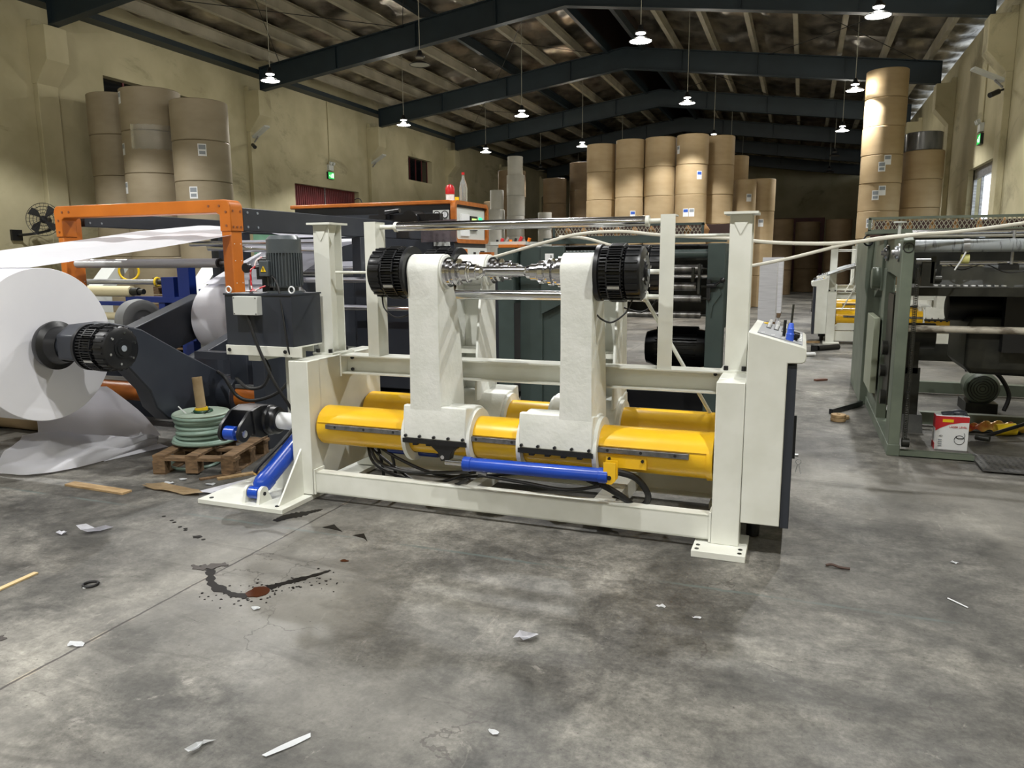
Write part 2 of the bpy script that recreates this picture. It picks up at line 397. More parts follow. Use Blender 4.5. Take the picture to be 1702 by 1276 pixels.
# steel portal beams: tapered I sections
for k in range(-2, 7):
    y = 11.2+6.03*k
    mb = MB()
    for sgn in (-1, 1):
        xe = -5.2+sgn*8.3; xm = -5.2
        zb0, zb1 = 5.9, 7.02; zt0, zt1 = zroof(xe)-.28, zroof(xm)-.28
        mb.prism([(xe, zb0), (xm, zb1), (xm, zt1), (xe, zt0)], 'y', y-.006, y+.006)
        for (a, b) in ((zb0, zb1), (zt0, zt1)):
            mb.prism([(xe, a-.012), (xm, b-.012), (xm, b+.012), (xe, a+.012)], 'y', y-.1, y+.1)
        for q in (.0, .28, .55, .8):
            xx = xe+(xm-xe)*q; mb.box(xx-.006, xx+.006, y-.09, y+.09, zb0+(zb1-zb0)*q, zt0+(zt1-zt0)*q)
    mb.obj('roof_beam', beamgreen, kind='structure')
    for sgn, xw in ((-1, XL), (1, XR)):
        i = -sgn
        mb = MB().box(min(xw, xw+i*.12), max(xw, xw+i*.12), y-.22, y+.22, 0, 6.0)
        mb.prism([(xw, 4.85), (xw+i*.12, 4.85), (xw+i*.46, 5.25), (xw+i*.46, 5.88), (xw, 5.88)], 'y', y-.24, y+.24)
        mb.obj('wall_pillar', plaster, kind='structure', bevel=.01)
# purlins running down the hall
for x in [-13.2, -12.1, -11.0, -9.9, -8.8, -7.7, -6.6, -3.8, -2.7, -1.6, -.5, .6, 1.7, 2.8]:
    z = zroof(x); m = MB(); m.box(x-.008, x+.008, Y0, Y1, z-.2, z+.06); s = .1
    m.box(x-.006, x+s, Y0, Y1, z-.206, z-.195); m.box(x-.006, x+s, Y0, Y1, z+.05, z+.06)
    m.obj('purlin', purlinm if x != -8.8 else beamgreen, kind='structure')
for x in (-5.72, -4.68):
    m = MB().box(x-.05, x+.05, Y0, Y1, 7.48, 7.72)
    m.obj('ridge_beam', beamgreen, kind='structure')
for k in range(-1, 6):
    ya = 11.2+6.03*k; yb = ya+6.03
    m = MB()
    for xa, xb in ((-12.9, -9.3), (-9.3, -5.9), (-4.5, -1.2), (-1.2, 2.6)):
        if (k+int(xa)) % 2 == 0 or k == 0:
            for p, q in (((xa, ya), (xb, yb)), ((xb, ya), (xa, yb))):
                m.cyl((p[0], p[1], zroof(p[0])-.3), (q[0], q[1], zroof(q[0])-.3), .009, 6)
    if len(m.bm.verts): m.obj('roof_tie_rods', blackp, kind='structure')
for y in [Y0+1.0*i for i in range(63)]:
    pass
# eave gutters and dark edge beam along the left wall head
B(XL, XL+.35, Y0, Y1, 6.3, 6.42).obj('trim_1', beamgreen, kind='structure')

# doors and windows
def door_leafs(name, x, y0, y1, z1, m, n=2):
    d = MB().box(x-.03, x+.03, y0, y1, 0, z1)
    k = 0; yy = y0
    while yy < y1-.05: d.box(x+.03, x+.045, yy, yy+.05, .05, z1-.05); yy += .1
    o = d.obj(name, m, kind='structure')
    ym = (y0+y1)/2; q = B(x+.03, x+.05, ym-.02, ym+.02, 0, z1).obj('door_gap', steel2, o)
    return o
door_leafs('door_1', XL-.2, 18.96, 22.4, 3.72, maroon)
door_leafs('door_3', XL-.2, 31.2, 34.6, 3.72, maroon)
gl = mat('dark_window_glass', '0c0d10', .15, coat=.5)
for i, (a, b, c, d) in enumerate(((25.9, 27.85, 4.45, 5.3), (12.6, 15.4, 4.5, 5.35))):
    o = B(XL-.24, XL-.22, a, b, c, d).obj('window_%d' % (i+1), gl, kind='structure')
    f = MB()
    for q in range(5): yy = a+(b-a)*q/4; f.box(XL-.22, XL-.2, yy-.02, yy+.02, c, d)
    f.obj('window_bars', maroon, o)
q = MB().box(XR+.12, XR+.16, 30.5, 33, 0, 3.43); q.obj('door_4', maroon, kind='structure')
# sliding frame in the open doorway, right wall
fr = MB(); fr.box(XR+.1, XR+.16, 18.05, 18.13, 0, 3.43); fr.box(XR+.1, XR+.16, 20.3, 20.45, 0, 3.43); fr.box(XR+.1, XR+.16, 18.05, 20.45, 3.2, 3.43); fr.box(XR+.1, XR+.15, 19.5, 19.56, 0, 3.2)
fr.obj('door_2', steel2, kind='structure')
q = B(-2.6, 1.2, Y1-.05, Y1, 0, 4.0).obj('door_5', maroon, kind='structure')
# ground and foliage outside the open doorway
B(XR+.3, 12, 8, 32, -.35, -.05).obj('outside_ground', mat('outside_paving', '9b988c', .9), kind='structure')
leafm = mat('sunlit_leaf', '9db36a', .6, col2='6f8b3e', scale=5)
m = MB(); r2 = random.Random(3)
for i in range(2600):
    c = Vector((r2.uniform(5.2, 8.2), r2.gauss(20.2, 1.9), r2.uniform(.2, 5.2))); s_ = r2.uniform(.06, .13)
    a = Vector((r2.gauss(0, 1), r2.gauss(0, 1), r2.gauss(0, 1))).normalized(); b_ = a.orthogonal().normalized()
    m.face([m.bm.verts.new(c+a*s_), m.bm.verts.new(c+b_*s_*.5), m.bm.verts.new(c-a*s_), m.bm.verts.new(c-b_*s_*.5)])
for i in range(7): m.tube([(6.5+.2*i, 17.5+.9*i, -.05), (6.5+.15*i, 17.6+.9*i, 2.5), (6.2+.3*i, 17.3+.95*i, 4.8)], .05)
m.obj('garden_tree', leafm, label='sunlit green tree seen through the open doorway in the right wall', cat='tree')
# ------------------------------------------------------------------ the roll stand in the middle
def bolts(pts, axis, r=.009, h=.012, mb=None):
    mb = mb or MB()
    for p in pts:
        p = Vector(p); d = Vector(axis); mb.lathe(p, d, [(0, 0), (0, r), (h, r), (h, 0)], 6)
    return mb
YC = 4.3
def make_brake(par, xin, out, y, z, R=.15, L=.25):
    """slatted black pneumatic brake drum, axis along x, 'out' = direction away from the arm"""
    o = (xin, y, z); d = (out, 0, 0)
    mb = MB().lathe(o, d, [(0, 0), (0, R), (.022, R), (.022, R*.86), (L*.62, R*.86), (L*.66, R*.93), (L*.9, R*.93), (L*.96, R*.88), (L, R*.7), (L, 0)], 48)
    for k in range(44):
        a = 2*PI*k/44; c, s = math.cos(a), math.sin(a)
        M = Matrix(((out, 0, 0, xin), (0, c, -s, y), (0, s, c, z), (0, 0, 0, 1)))
        mb.box(.03, L*.62, R*.85, R*.95, -.0035, .0035, M)
        if k % 2: mb.box(L*.66, L*.92, R*.9, R*.965, -.006, .006, M)
    br = mb.obj('brake', blackp, par)
    mb = MB()
    for k in range(12):
        a = 2*PI*(k+.5)/12; c, s = math.cos(a), math.sin(a)
        M = Matrix(((out, 0, 0, xin), (0, c, -s, y), (0, s, c, z), (0, 0, 0, 1)))
        for q in (-.024, -.008, .008, .024): mb.box(L*.3, L*.56, R*.94, R*1.01, q-.003, q+.003, M)
        mb.box(L*.27, L*.3, R*.9, R*1.0, -.032, .032, M); mb.box(L*.56, L*.59, R*.9, R*1.0, -.032, .032, M)
    mb.obj('cooling_slot_blocks', blackp, br)
    mb = MB()
    for k in (9, 10, 2, 7):
        a = 2*PI*(k+.0)/12; c, s = math.cos(a), math.sin(a)
        M = Matrix(((out, 0, 0, xin), (0, c, -s, y), (0, s, c, z), (0, 0, 0, 1)))
        mb.box(L*.3, L*.55, R*.98, R*1.0, -.009, .009, M)
    mb.obj('rating_plate', labelw, br)
    MB().lathe((xin+out*L, y, z), d, [(0, 0), (0, R*.42), (.006, R*.42), (.006, R*.3), (.012, R*.3), (.012, 0)], 32).obj('end_cap', blackp, br)
    MB().lathe((xin+out*(L+.01), y, z), d, [(0, 0), (0, R*.13), (.006, R*.13), (.006, 0)], 20).obj('centre_plate', labelg, br)
    bolts([(xin+out*L*.97, y+R*.66*math.cos(a), z+R*.66*math.sin(a)) for a in [2*PI*k/6+.3 for k in range(6)]], d, .009, .014).obj('bolts', steel, br)
    return br
def make_chuck(par, xin, inn, y, z, k=1.0):
    prof = [(0, 0), (0, .086), (.022, .086), (.022, .072), (.04, .072), (.04, .055), (.055, .055), (.06, .075), (.078, .075), (.085, .05), (.1, .05), (.105, .057), (.135, .057), (.14, .05), (.148, .05), (.152, .045), (.185, .045), (.19, .036), (.21, .034), (.225, .02), (.225, 0)]
    ck = MB().lathe((xin, y, z), (inn, 0, 0), [(t, r*k) for t, r in prof], 40).obj('chuck', steel, par)
    bolts([(xin+inn*.022, y+.062*math.cos(a), z+.062*math.sin(a)) for a in [2*PI*q/8 for q in range(8)]], (inn, 0, 0), .006, .02).obj('chuck_bolts', steel, ck)
    mb = MB()
    for q in range(6):
        a = 2*PI*q/6; c, s = math.cos(a), math.sin(a)
        M = Matrix(((inn, 0, 0, xin), (0, c, -s, y), (0, s, c, z), (0, 0, 0, 1)))
        mb.box(.106, .134, .05, .064, -.012, .012, M)
    mb.obj('gripping_jaws', steel, ck)
    return ck
def make_arm(par, sx, s, xo, xi, bracket=False):
    """swing arm. s=-1 front pair, +1 rear pair. xo outer face, xi inner face; sx=+1 when the inner side points to +x"""
    Y = lambda d: YC+s*(.43-d)
    a0, a1 = min(xo, xi), max(xo, xi)
    hub = (.1, 1.428); R = .1
    front = [(-.0, .60), (0, .9), (.004, 1.2), (.0, 1.34)]
    prof = front+arc(hub[0], hub[1], R, 180, 0, 14)+[(.2, 1.38), (.215, 1.32), (.245, 1.27), (.305, .95), (.325, .75), (.335, .60)]
    prof = [(Y(d), z) for d, z in prof]
    arm = MB().prism(prof, 'x', a0, a0+.016).prism(prof, 'x', a1-.016, a1).obj('swing_arm', creamcast, par, bevel=.004)
    # wrapping front plate and hub barrel
    fr_ = [(0, .60), (0, 1.0), (.003, 1.33)]+arc(hub[0], hub[1], R+.003, 180, 10, 12)
    n = len(fr_); mb = MB()
    outer = [(Y(d-.006), z) for d, z in fr_]; inner = [(Y(d+.01), z) for d, z in fr_][::-1]
    # narrow slightly at the waist
    vs = []
    for (d, z) in fr_:
        wgt = .012*math.exp(-((z-1.15)/.2)**2)
        vs.append((Y(d-.006), z, a0-.004+wgt, a1+.004-wgt))
    prev = None
    for (yy, z, l_, r_) in vs:
        cur = [mb.bm.verts.new((l_, yy, z)), mb.bm.verts.new((r_, yy, z)), mb.bm.verts.new((r_, yy-s*.014, z)), mb.bm.verts.new((l_, yy-s*.014, z))]
        if prev:
            for k in range(4): mb.face([prev[k], prev[(k+1) % 4], cur[(k+1) % 4], cur[k]])
        else: mb.face(cur)
        prev = cur
    mb.face(prev[::-1]); mb.obj('face_plate', creamcast, arm)
    mb = MB().cyl((a0-.008, Y(hub[0]), hub[1]), (a1+.012*1, Y(hub[0]), hub[1]), R, 40)
    mb.obj('hub_barrel', creamcast, arm, bevel=.006)
    # recessed web and stiffener inside the open back
    MB().box(a0+.01, a1-.01, min(Y(.1), Y(.115)), max(Y(.1), Y(.115)), .62, 1.34).obj('inner_web', cream, arm)
    MB().box(a0+.01, a1-.01, min(Y(.12), Y(.27)), max(Y(.12), Y(.27)), .9, .93).box(a0+.01, a1-.01, min(Y(.11), Y(.2)), max(Y(.11), Y(.2)), 1.28, 1.3).obj('stiffener', cream, arm)
    # clamp round the pivot tube
    c0 = a0-.05 if sx > 0 else a0-.24; c1 = a1+.16 if sx > 0 else a1+.0
    if sx < 0: c0 = a0-.235; c1 = a1+.01
    pr_ = [(-.012, .463), (-.012, .60), (-.002, .66), (.03, .66)]+arc(.16, .46, .19, 105, -55, 14)+[(.2, .30), (.12, .463)]
    MB().prism([(Y(d), z) for d, z in pr_], 'x', c0, c1).obj('pivot_clamp', creamcast, arm, bevel=.006)
    e = c1 if sx > 0 else c1
    for xe in (c0-.02, c1-.004):
        MB().lathe((xe, YC+s*.27, .46), (1, 0, 0), [(0, .125), (0, .172), (.024, .172), (.024, .125)], 40).obj('clamp_collar', creamcast, arm)
    mb = MB().box(c0-.005, c1+.005, min(Y(-.02), Y(.16)), max(Y(-.02), Y(.16)), .437, .463)
    for q in range(4): xx = c0+(c1-c0)*(.16+.22*q); mb.box(xx-.014, xx+.014, min(Y(0), Y(.03)), max(Y(0), Y(.03)), .42, .44)
    cp = mb.obj('clamp_plate', blackp, arm)
    bolts([(c0+(c1-c0)*(.04+.23*q), Y(-.012), .48) for q in range(5)], (0, s, 0), .009, .016).obj('clamp_bolts', blackp, arm)
    if bracket:
        xb = (c0+c1)/2+.06
        MB().prism([(xb-.1, .44), (xb+.09, .44), (xb+.04, .39), (xb+.03, .35), (xb-.02, .34), (xb-.04, .39)], 'y', min(Y(-.01), Y(.05)), max(Y(-.01), Y(.05))).obj('cylinder_bracket', blackp, arm)
        MB().cyl((xb-.01, Y(-.014), .365), (xb-.01, Y(-.002), .365), .012, 16).obj('pin_head', steel, arm)
    out = -1 if sx > 0 else 1
    inn = -out
    make_brake(arm, (xo+out*.008), out, Y(hub[0]), hub[1]-.003)
    make_chuck(arm, xi+inn*.012, inn, Y(hub[0]), hub[1])
    xw = xo+out*.1
    MB().tube([(xo+out*.2, Y(.05), 1.29), (xo+out*.17, Y(.02), 1.22), (xo+out*.1, Y(.02), 1.17), (xo+out*.04, Y(.05), 1.18), (xo, Y(.1), 1.2)], .005, 6).obj('air_hose', blackr, arm)
    return arm

def hbeam_x(x0, x1, yf, yb, z0, z1, t=.008, face=-1):
    """beam along x with flanges top and bottom and a web"""
    m = MB().box(x0, x1, yf, yb, z0, z0+t).box(x0, x1, yf, yb, z1-t, z1); ym = (yf+yb)/2
    m.box(x0, x1, ym-t/2, ym+t/2, z0, z1); return m
def make_stand():
    t = thing('roll_stand', (-1.59, YC, 0), 'cream mill roll stand with yellow pivot tubes, standing on the open floor in the foreground', 'machine')
    # end frames
    for (a, b, side) in ((-2.955, -2.815, -1), (-.372, -.232, 1)):
        m = MB().box(a, b, 3.87, 4.0, .036, .885).box(a, b, 4.6, 4.73, .036, .885)
        inx = (b-.012, b) if side < 0 else (a, a+.012)
        m.box(inx[0], inx[1], 3.99, 4.61, .12, .885); m.box(a, b, 3.99, 4.61, .875, .887); m.box(a+.02, b-.02, 4.0, 4.6, .18, .3)
        m.obj('end_frame', cream, t, bevel=.004)
    m = MB().box(-3.47, -2.83, 3.575, 5.05, 0, .03)
    bp_ = m.obj('base_plate', cream, t, bevel=.003)
    bolts([(-2.9, 3.62, .03), (-3.4, 3.62, .03), (-2.9, 4.98, .03), (-3.4, 4.98, .03)], (0, 0, 1), .014, .004).obj('bolt_holes', blackp, bp_)
    m = MB(); m.prism([(3.62, .03), (3.87, .03), (3.87, .33)], 'x', -2.9, -2.888); m.prism([(-3.2, .03), (-2.955, .03), (-2.955, .38)], 'y', 3.93, 3.942)
    m.obj('gusset', cream, bp_)
    m = MB().box(-.455, -.19, 3.745, 4.06, 0, .036); fp = m.obj('foot_plate', cream, t, bevel=.003)
    bolts([(-.43, 3.775, .036), (-.22, 3.775, .036), (-.43, 3.83, .036), (-.22, 3.83, .036)], (0, 0, 1), .012, .002).obj('bolt_holes', darkiron, fp)
    m = MB().box(-.455, -.19, 4.54, 4.86, 0, .036); m.obj('foot_plate', cream, t, bevel=.003)
    # lower beams
    m = MB().box(-2.815, -.372, 3.885, 3.893, .05, .18).box(-2.815, -.372, 3.885, 3.965, .172, .18).box(-2.815, -.372, 3.885, 3.965, .05, .058); m.obj('lower_beam', cream, t)
    B(-2.812, -2.80, 3.875, 3.98, .04, .2).obj('beam_end_plate', cream, t); B(-.385, -.374, 3.875, 3.98, .04, .2).obj('beam_end_plate', cream, t)
    m = MB().box(-2.815, -.372, 4.66, 4.668, .05, .22).box(-2.815, -.372, 4.59, 4.668, .212, .22).box(-2.815, -.372, 4.59, 4.668, .05, .058); m.obj('lower_beam', cream, t)
    B(-1.02, -.9, 3.97, 4.6, .07, .18).obj('cross_tie', cream, t); B(-1.85, -1.78, 3.97, 4.6, .07, .14).obj('cross_tie', cream, t)
    m = MB().box(-.385, -.373, 4.1, 4.5, .25, .85); m.box(-.8, -.4, 4.62, 4.64, .24, .42); m.obj('inner_panel', cream, t)
    # crossbar carrying the idler posts
    m = MB().box(-2.81, -.376, 4.225, 4.375, .762, .77).box(-2.81, -.376, 4.225, 4.375, .877, .885).box(-2.81, -.376, 4.296, 4.304, .77, .877)
    cb = m.obj('crossbar', cream, t)
    B(-2.812, -2.8, 4.22, 4.38, .745, .9).obj('end_plate', cream, cb); B(-.388, -.376, 4.22, 4.38, .745, .9).obj('end_plate', cream, cb)
    bolts([(-2.79+.03, 4.296, .785), (-2.76, 4.296, .862), (-.42, 4.296, .862)], (0, -1, 0), .011, .014).obj('bolts', blackp, cb)
    # tall uprights (H section) on the end frames
    for (xa, xb) in ((-2.975, -2.86), (-.368, -.255)):
        ya, yb = 4.225, 4.375; xm = (xa+xb)/2
        m = MB().box(xa, xb, ya, ya+.009, .89, 1.725).box(xa, xb, yb-.009, yb, .89, 1.725).box(xm-.004, xm+.004, ya+.008, yb-.008, .89, 1.725)
        for sg in (-1, 1): m.prism([(ya+.009, 1.725), (yb-.009, 1.725), ((ya+yb)/2, 1.6)], 'x', xm+sg*.03-.003, xm+sg*.03+.003)
        m.prism([(xa, 1.724), (xb, 1.724), (xm, 1.62)], 'y', ya-.005, ya+.001)
        u = m.obj('upright', cream, t)
        B(xa-.03, xb+.03, ya-.03, yb+.03, 1.725, 1.738).obj('top_plate', cream, u)
        B(xa-.02, xb+.02, ya-.04, yb+.04, .887, .899).obj('foot_flange', cream, u)
        bolts([(xa+.01, ya-.02, .899), (xb-.01, ya-.02, .899), (xa+.01, yb+.02, .899), (xb-.01, yb+.02, .899)], (0, 0, 1), .013, .024).obj('bolts', blackp, u)
    # idler posts + idlers
    for (xa, xb) in ((-2.6, -2.52), (-.735, -.655)):
        m = MB().box(xa, xb, 4.235, 4.243, .885, 1.735).box(xb-.007 if xa < -1 else xa, xb if xa < -1 else xa+.007, 4.243, 4.355, .885, 1.735).box(xa, xb, 4.243, 4.355, 1.727, 1.735)
        m.prism([(4.243, .89), (4.355, .89), (4.25, 1.3)], 'x', xb-.03, xb-.024)
        m.obj('idler_post', cream, t)
    for z in (1.703, 1.425, 1.285):
        r = MB().cyl((-2.40, 4.3, z), (-.815, 4.3, z), .029, 32).obj('idler_roller', steel, t, bevel=.002)
        for (p, q) in (((-2.52, -2.40)), ((-.815, -.735))):
            MB().cyl((p, 4.3, z), (q, 4.3, z), .014, 16).obj('shaft_end', cream, r)
        for xx in (-2.405, -.82): MB().cyl((xx-.008, 4.3, z), (xx+.012, 4.3, z), .031, 24).obj('end_ring', cream, r)
    MB().cyl((-2.86, 4.29, 1.42), (-2.6, 4.29, 1.42), .009, 12).cyl((-.655, 4.29, 1.62), (-.367, 4.29, 1.62), .009, 12).obj('tie_rod', cream, t)
    MB().cyl((-.82, 4.33, 1.26), (-.40, 4.62, .45), .011, 12).obj('diagonal_rod', cream, t)
    # yellow pivot tubes
    for s in (-1, 1):
        yc = YC+s*.27
        tb = MB().cyl((-2.8, yc, .46), (-.39, yc, .46), .121, 56).obj('pivot_tube', yellow, t, bevel=.004)
        # facetted clamshell cover
        def shell(a0, a1, r, xa, xb):
            mb = MB(); n = 10; pts = [(yc+s*r*math.cos(math.radians(a0+(a1-a0)*i/n)), .46+r*math.sin(math.radians(a0+(a1-a0)*i/n))) for i in range(n+1)]
            pin = [(yc+s*(r-.008)*math.cos(math.radians(a0+(a1-a0)*i/n)), .46+(r-.008)*math.sin(math.radians(a0+(a1-a0)*i/n))) for i in range(n+1)]
            return mb.prism(pts+pin[::-1], 'x', xa, xb)
        shell(18, 165, .128, -2.79, -.41).obj('tube_cover', yellow, tb, bevel=.002)
        MB().lathe((-.412, yc, .46), (1, 0, 0), [(0, 0), (0, .13), (.03, .13), (.03, 0)], 40).obj('end_collar', yellow, tb)
        for xa, xb in ((-2.72, -2.17), (-1.75, -1.43), (-1.0, -.5)):
            ra = B(xa, xb, min(yc+s*.115, yc+s*.14), max(yc+s*.115, yc+s*.14), .466, .494).obj('guide_rail', railm, tb, bevel=.002)
            xs = [xa+.07+(xb-xa-.14)*q/2 for q in range(3)] if xb-xa > .4 else [xa+.05, xb-.05]
            bolts([(x, yc+s*.1385, .48) for x in xs], (0, s, 0), .009, .002).obj('screw', ink, ra)
        # cylinder lug plate
        lg = B(-1.06+.12, -.74+.02, min(yc+s*.1, yc+s*.13), max(yc+s*.1, yc+s*.13), .385, .45).obj('lug_plate', yellow, tb, bevel=.003)
        bolts([(-.92, yc+s*.13, .435), (-.74, yc+s*.13, .435)], (0, s, 0), .009, .012).obj('bolts', blackp, lg)
    for s, bracket in ((-1, True), (1, False)):
        make_arm(t, 1, s, -2.10, -1.91, bracket); make_arm(t, -1, s, -1.015, -1.19, False)
        # blue cylinder moving the arms along the tube
        y = YC+s*.485
        cy_ = MB().lathe((-1.745, y, .352), (1, 0, .012), [(0, 0), (0, .036), (.004, .042), (.05, .042), (.052, .038), (.79, .038), (.792, .042), (.84, .042), (.845, .03), (.845, 0)], 32).obj('hydraulic_cylinder', blue, t)
        MB().cyl((-1.86, y, .35), (-1.74, y, .352), .014, 16).obj('piston_rod', steel, cy_)
        m = MB()
        for yy in (y-.03, y+.02): m.prism([(-.86, .44), (-.925, .44), (-.925, .345), (-.905, .325), (-.88, .325), (-.86, .345)], 'y', yy, yy+.012)
        m.obj('clevis_bracket', yellow, cy_)
        MB().cyl((-.893, y-.036, .36), (-.893, y+.036, .36), .012, 16).obj('pin', blackp, cy_)
        MB().cyl((-1.66, y-.01, .31), (-1.6, y-.01, .305), .01, 10).obj('hose_fitting', steel2, cy_)
    MB().cyl((-2.36, 4.05, .335), (-2.02, 4.05, .335), .03, 24).obj('hydraulic_cylinder', dblue, t)
    # hoses lying in the frame
    m = None
    hs = [[(-2.5, 4.05, .36), (-2.42, 4.0, .26), (-2.2, 3.97, .22), (-1.9, 3.95, .25), (-1.72, 3.84, .3)],
          [(-2.55, 4.1, .36), (-2.46, 4.02, .24), (-2.25, 4.0, .17), (-2.0, 3.98, .17), (-1.8, 3.99, .24), (-1.6, 4.0, .28)],
          [(-2.45, 4.05, .35), (-2.3, 4.02, .29), (-2.05, 4.0, .22), (-1.85, 4.05, .2), (-1.5, 4.1, .24), (-1.2, 4.1, .26)],
          [(-2.6, 4.15, .4), (-2.5, 4.1, .3), (-2.3, 4.05, .2), (-2.1, 4.0, .13), (-1.9, 3.97, .16), (-1.75, 3.9, .24)],
          [(-2.48, 4.1, .36), (-2.44, 4.09, .2), (-2.42, 4.08, .04)], [(-2.36, 4.06, .34), (-2.33, 4.06, .18), (-2.32, 4.05, .03)],
          [(-1.65, 3.8, .3), (-1.4, 3.84, .27), (-1.15, 3.85, .25), (-.95, 3.82, .3)]]
    for h in hs: MB().tube(h, .010, 8).obj('hydraulic_hose', blackr, t)
    for h in ([(-.88, 3.88, .37), (-.78, 3.93, .33), (-.72, 3.96, .24), (-.74, 3.98, .17), (-.84, 4.0, .12)], [(-1.03, 3.86, .32), (-.93, 3.9, .27), (-.84, 3.95, .2), (-.8, 3.98, .15)]):
        MB().tube(h, .018, 10).obj('hose_conduit', blackr, t)
    m = MB(); m.torus((-.89, 4.02, .13), (.2, 1, .1), .055, .012, 24, 8); m.obj('hose_conduit', blackr, t)
    # control console on the right end frame
    cprof = [(-.23, .165), (-.23, 1.142), (.028, 1.072), (.04, 1.062), (.042, 1.02)]+arc(.018, 1.016, .022, 0, -90, 5)+[(-.042, .992), (-.042, .165)]
    c = MB().prism(cprof, 'y', 3.872, 4.66).obj('control_console', cream, t, bevel=.004)
    B(-.042, .002, 3.885, 4.655, .155, .982).obj('cabinet_door', navy, c, bevel=.004)
    B(.002, .014, 3.96, 3.99, .5, .72).obj('door_lock', blackp, c)
    k = MB().cyl((.014, 3.92, .53), (.03, 3.92, .53), .008, 10).torus((.032, 3.91, .5), (0, 1, 0), .012, .002, 16, 5); k.bar((.034, 3.91, .49), (.045, 3.91, .44), .01, .003).bar((.03, 3.91, .49), (.02, 3.91, .445), .01, .003); k.obj('door_keys', steel2, c)
    # sloped control panel
    n = Vector((.07, 0, .258)).normalized(); ex = Vector((.258, 0, -.07)).normalized(); o = Vector((-.1, 4.27, 1.1075))
    M = Matrix(((ex.x, 0, n.x, o.x), (ex.y, 1, n.y, o.y), (ex.z, 0, n.z, o.z), (0, 0, 0, 1)))
    MB().box(-.095, .125, -.33, .33, -.004, .004, M).obj('control_panel', panelgrey, c)
    kt = MB()
    for i in range(4):
        for j in range(3):
            p = M @ Vector((-.055+.04*j, -.28+.075*i+.3, .004)); MB().cyl(p, p+n*.028, .009, 12).obj('lever_cap', labelw, c); MB().cyl(p+n*.0, p+n*.006, .014, 12).obj('lever_collar', steel2, c)
    for j in range(4):
        p = M @ Vector((-.07+.05*j, -.29, .004)); kt.box(-.008, .008, -.008, .008, 0, .003, Matrix.Translation(p))
    for j in range(2):
        p = M @ Vector((.085, -.22+.09*j, .004)); MB().lathe(p, n, [(0, 0), (0, .013), (.012, .013), (.014, .019), (.03, .019), (.034, .014), (.034, 0)], 20).obj('push_button', blackp, c)
    kt.obj('indicator_marks', labelw, c)
    m = MB()
    for i in range(5): m.box(.105, .12, -.2+.08*i, -.17+.08*i, .004, .008, M)
    m.obj('button_labels', labelw, c)
    p = M @ Vector((-.07, .25, .004)); MB().box(-.02, .02, -.03, .03, 0, .006, Matrix.Translation(p)).obj('warning_sticker', yelp, c)
    MB().cyl((-.18, 4.18, .075), (-.18, 4.18, .16), .06, 24).cyl((-.18, 4.18, 0), (-.18, 4.18, .09), .035, 24).obj('cable_duct', blackp, c)
    # shaft lever and lifting cylinders on the left end
    lv = MB().lathe((-2.955, 4.03, .46), (-1, 0, 0), [(0, 0), (0, .056), (.23, .056), (.23, 0)], 32).obj('pivot_shaft_end', labelw, t)
    l2 = MB().lathe((-3.16, 4.03, .46), (-1, 0, 0), [(0, 0), (0, .075), (.02, .09), (.06, .09), (.07, .1), (.26, .1), (.26, 0)], 36)
    lprof = arc(4.03, .46, .1, 95, -85, 12)+[(3.93, .36), (3.86, .40)]+arc(3.784, .415, .055, -40, -190, 9)+[(3.75, .47), (3.84, .545), (3.94, .57)]
    l2.prism([(4.03, .56), (4.03, .36), (3.93, .36), (3.88, .38), (3.86, .55), (3.94, .57)], 'x', -3.40, -3.24)
    for xx in (-3.42, -3.275): l2.prism(lprof, 'x', xx, xx+.022)
    l2.obj('shaft_lever', blackp, t, bevel=.003)
    MB().cyl((-3.43, 3.784, .415), (-3.248, 3.784, .415), .024, 24).obj('lever_pin', steel, t)
    MB().cyl((-3.39, 3.784, .415), (-3.31, 3.784, .415), .045, 28).obj('rod_eye', blue, t)
    MB().cyl((-3.35, 3.8, .405), (-3.35, 4.3, .36), .02, 20).obj('piston_rod', steel, t)
    MB().lathe((-3.35, 4.1, .375), (0, 1, -.05), [(0, 0), (0, .04), (.6, .04), (.6, 0)], 28).obj('lifting_cylinder', dblue, t)
    p0 = Vector((-3.09, 3.66, .085)); p1 = Vector((-2.985, 4.02, .38)); dv = (p1-p0).normalized()
    cy_ = MB().lathe(p0+dv*.02, dv, [(0, 0), (0, .032), (.02, .05), (.05, .06), (.1, .06), (.102, .056), (.46, .056), (.46, 0)], 32).obj('lifting_cylinder', blue, t)
    MB().cyl((-3.125, 3.66, .085), (-3.055, 3.66, .085), .038, 28).obj('cylinder_eye', blue, cy_)
    for xx in (-3.15, -3.043):
        MB().prism([(3.605, .03), (3.62, .085)]+arc(3.66, .09, .04, 170, 10, 8)+[(3.70, .085), (3.73, .03)], 'x', xx, xx+.02).obj('clevis', cream, cy_)
    MB().cyl((-3.155, 3.66, .085), (-3.018, 3.66, .085), .012, 16).obj('clevis_pin', blackp, cy_)
    MB().tube([(-3.12, 3.70, .2), (-3.1, 3.73, .245), (-3.04, 3.84, .345), (-3.0, 3.94, .43)], .013, 8).obj('cylinder_hose', blackr, cy_)
    MB().cyl((-3.12, 3.7, .19), (-3.12, 3.735, .215), .012, 10).obj('hose_fitting', brass, cy_)
    return t
stand = make_stand()
st2 = copy_tree(stand)
st2.location = (1.8, 14.75, 0); st2.rotation_euler = (0, 0, PI)
st2['label'] = 'distant cream roll stand, nearer of the two seen behind the grey green machine'

st3 = copy_tree(stand)
st3.location = (1.95, 18.55, 0); st3.rotation_euler = (0, 0, PI)
st3['label'] = 'farthest cream roll stand, standing right behind the other distant roll stand'

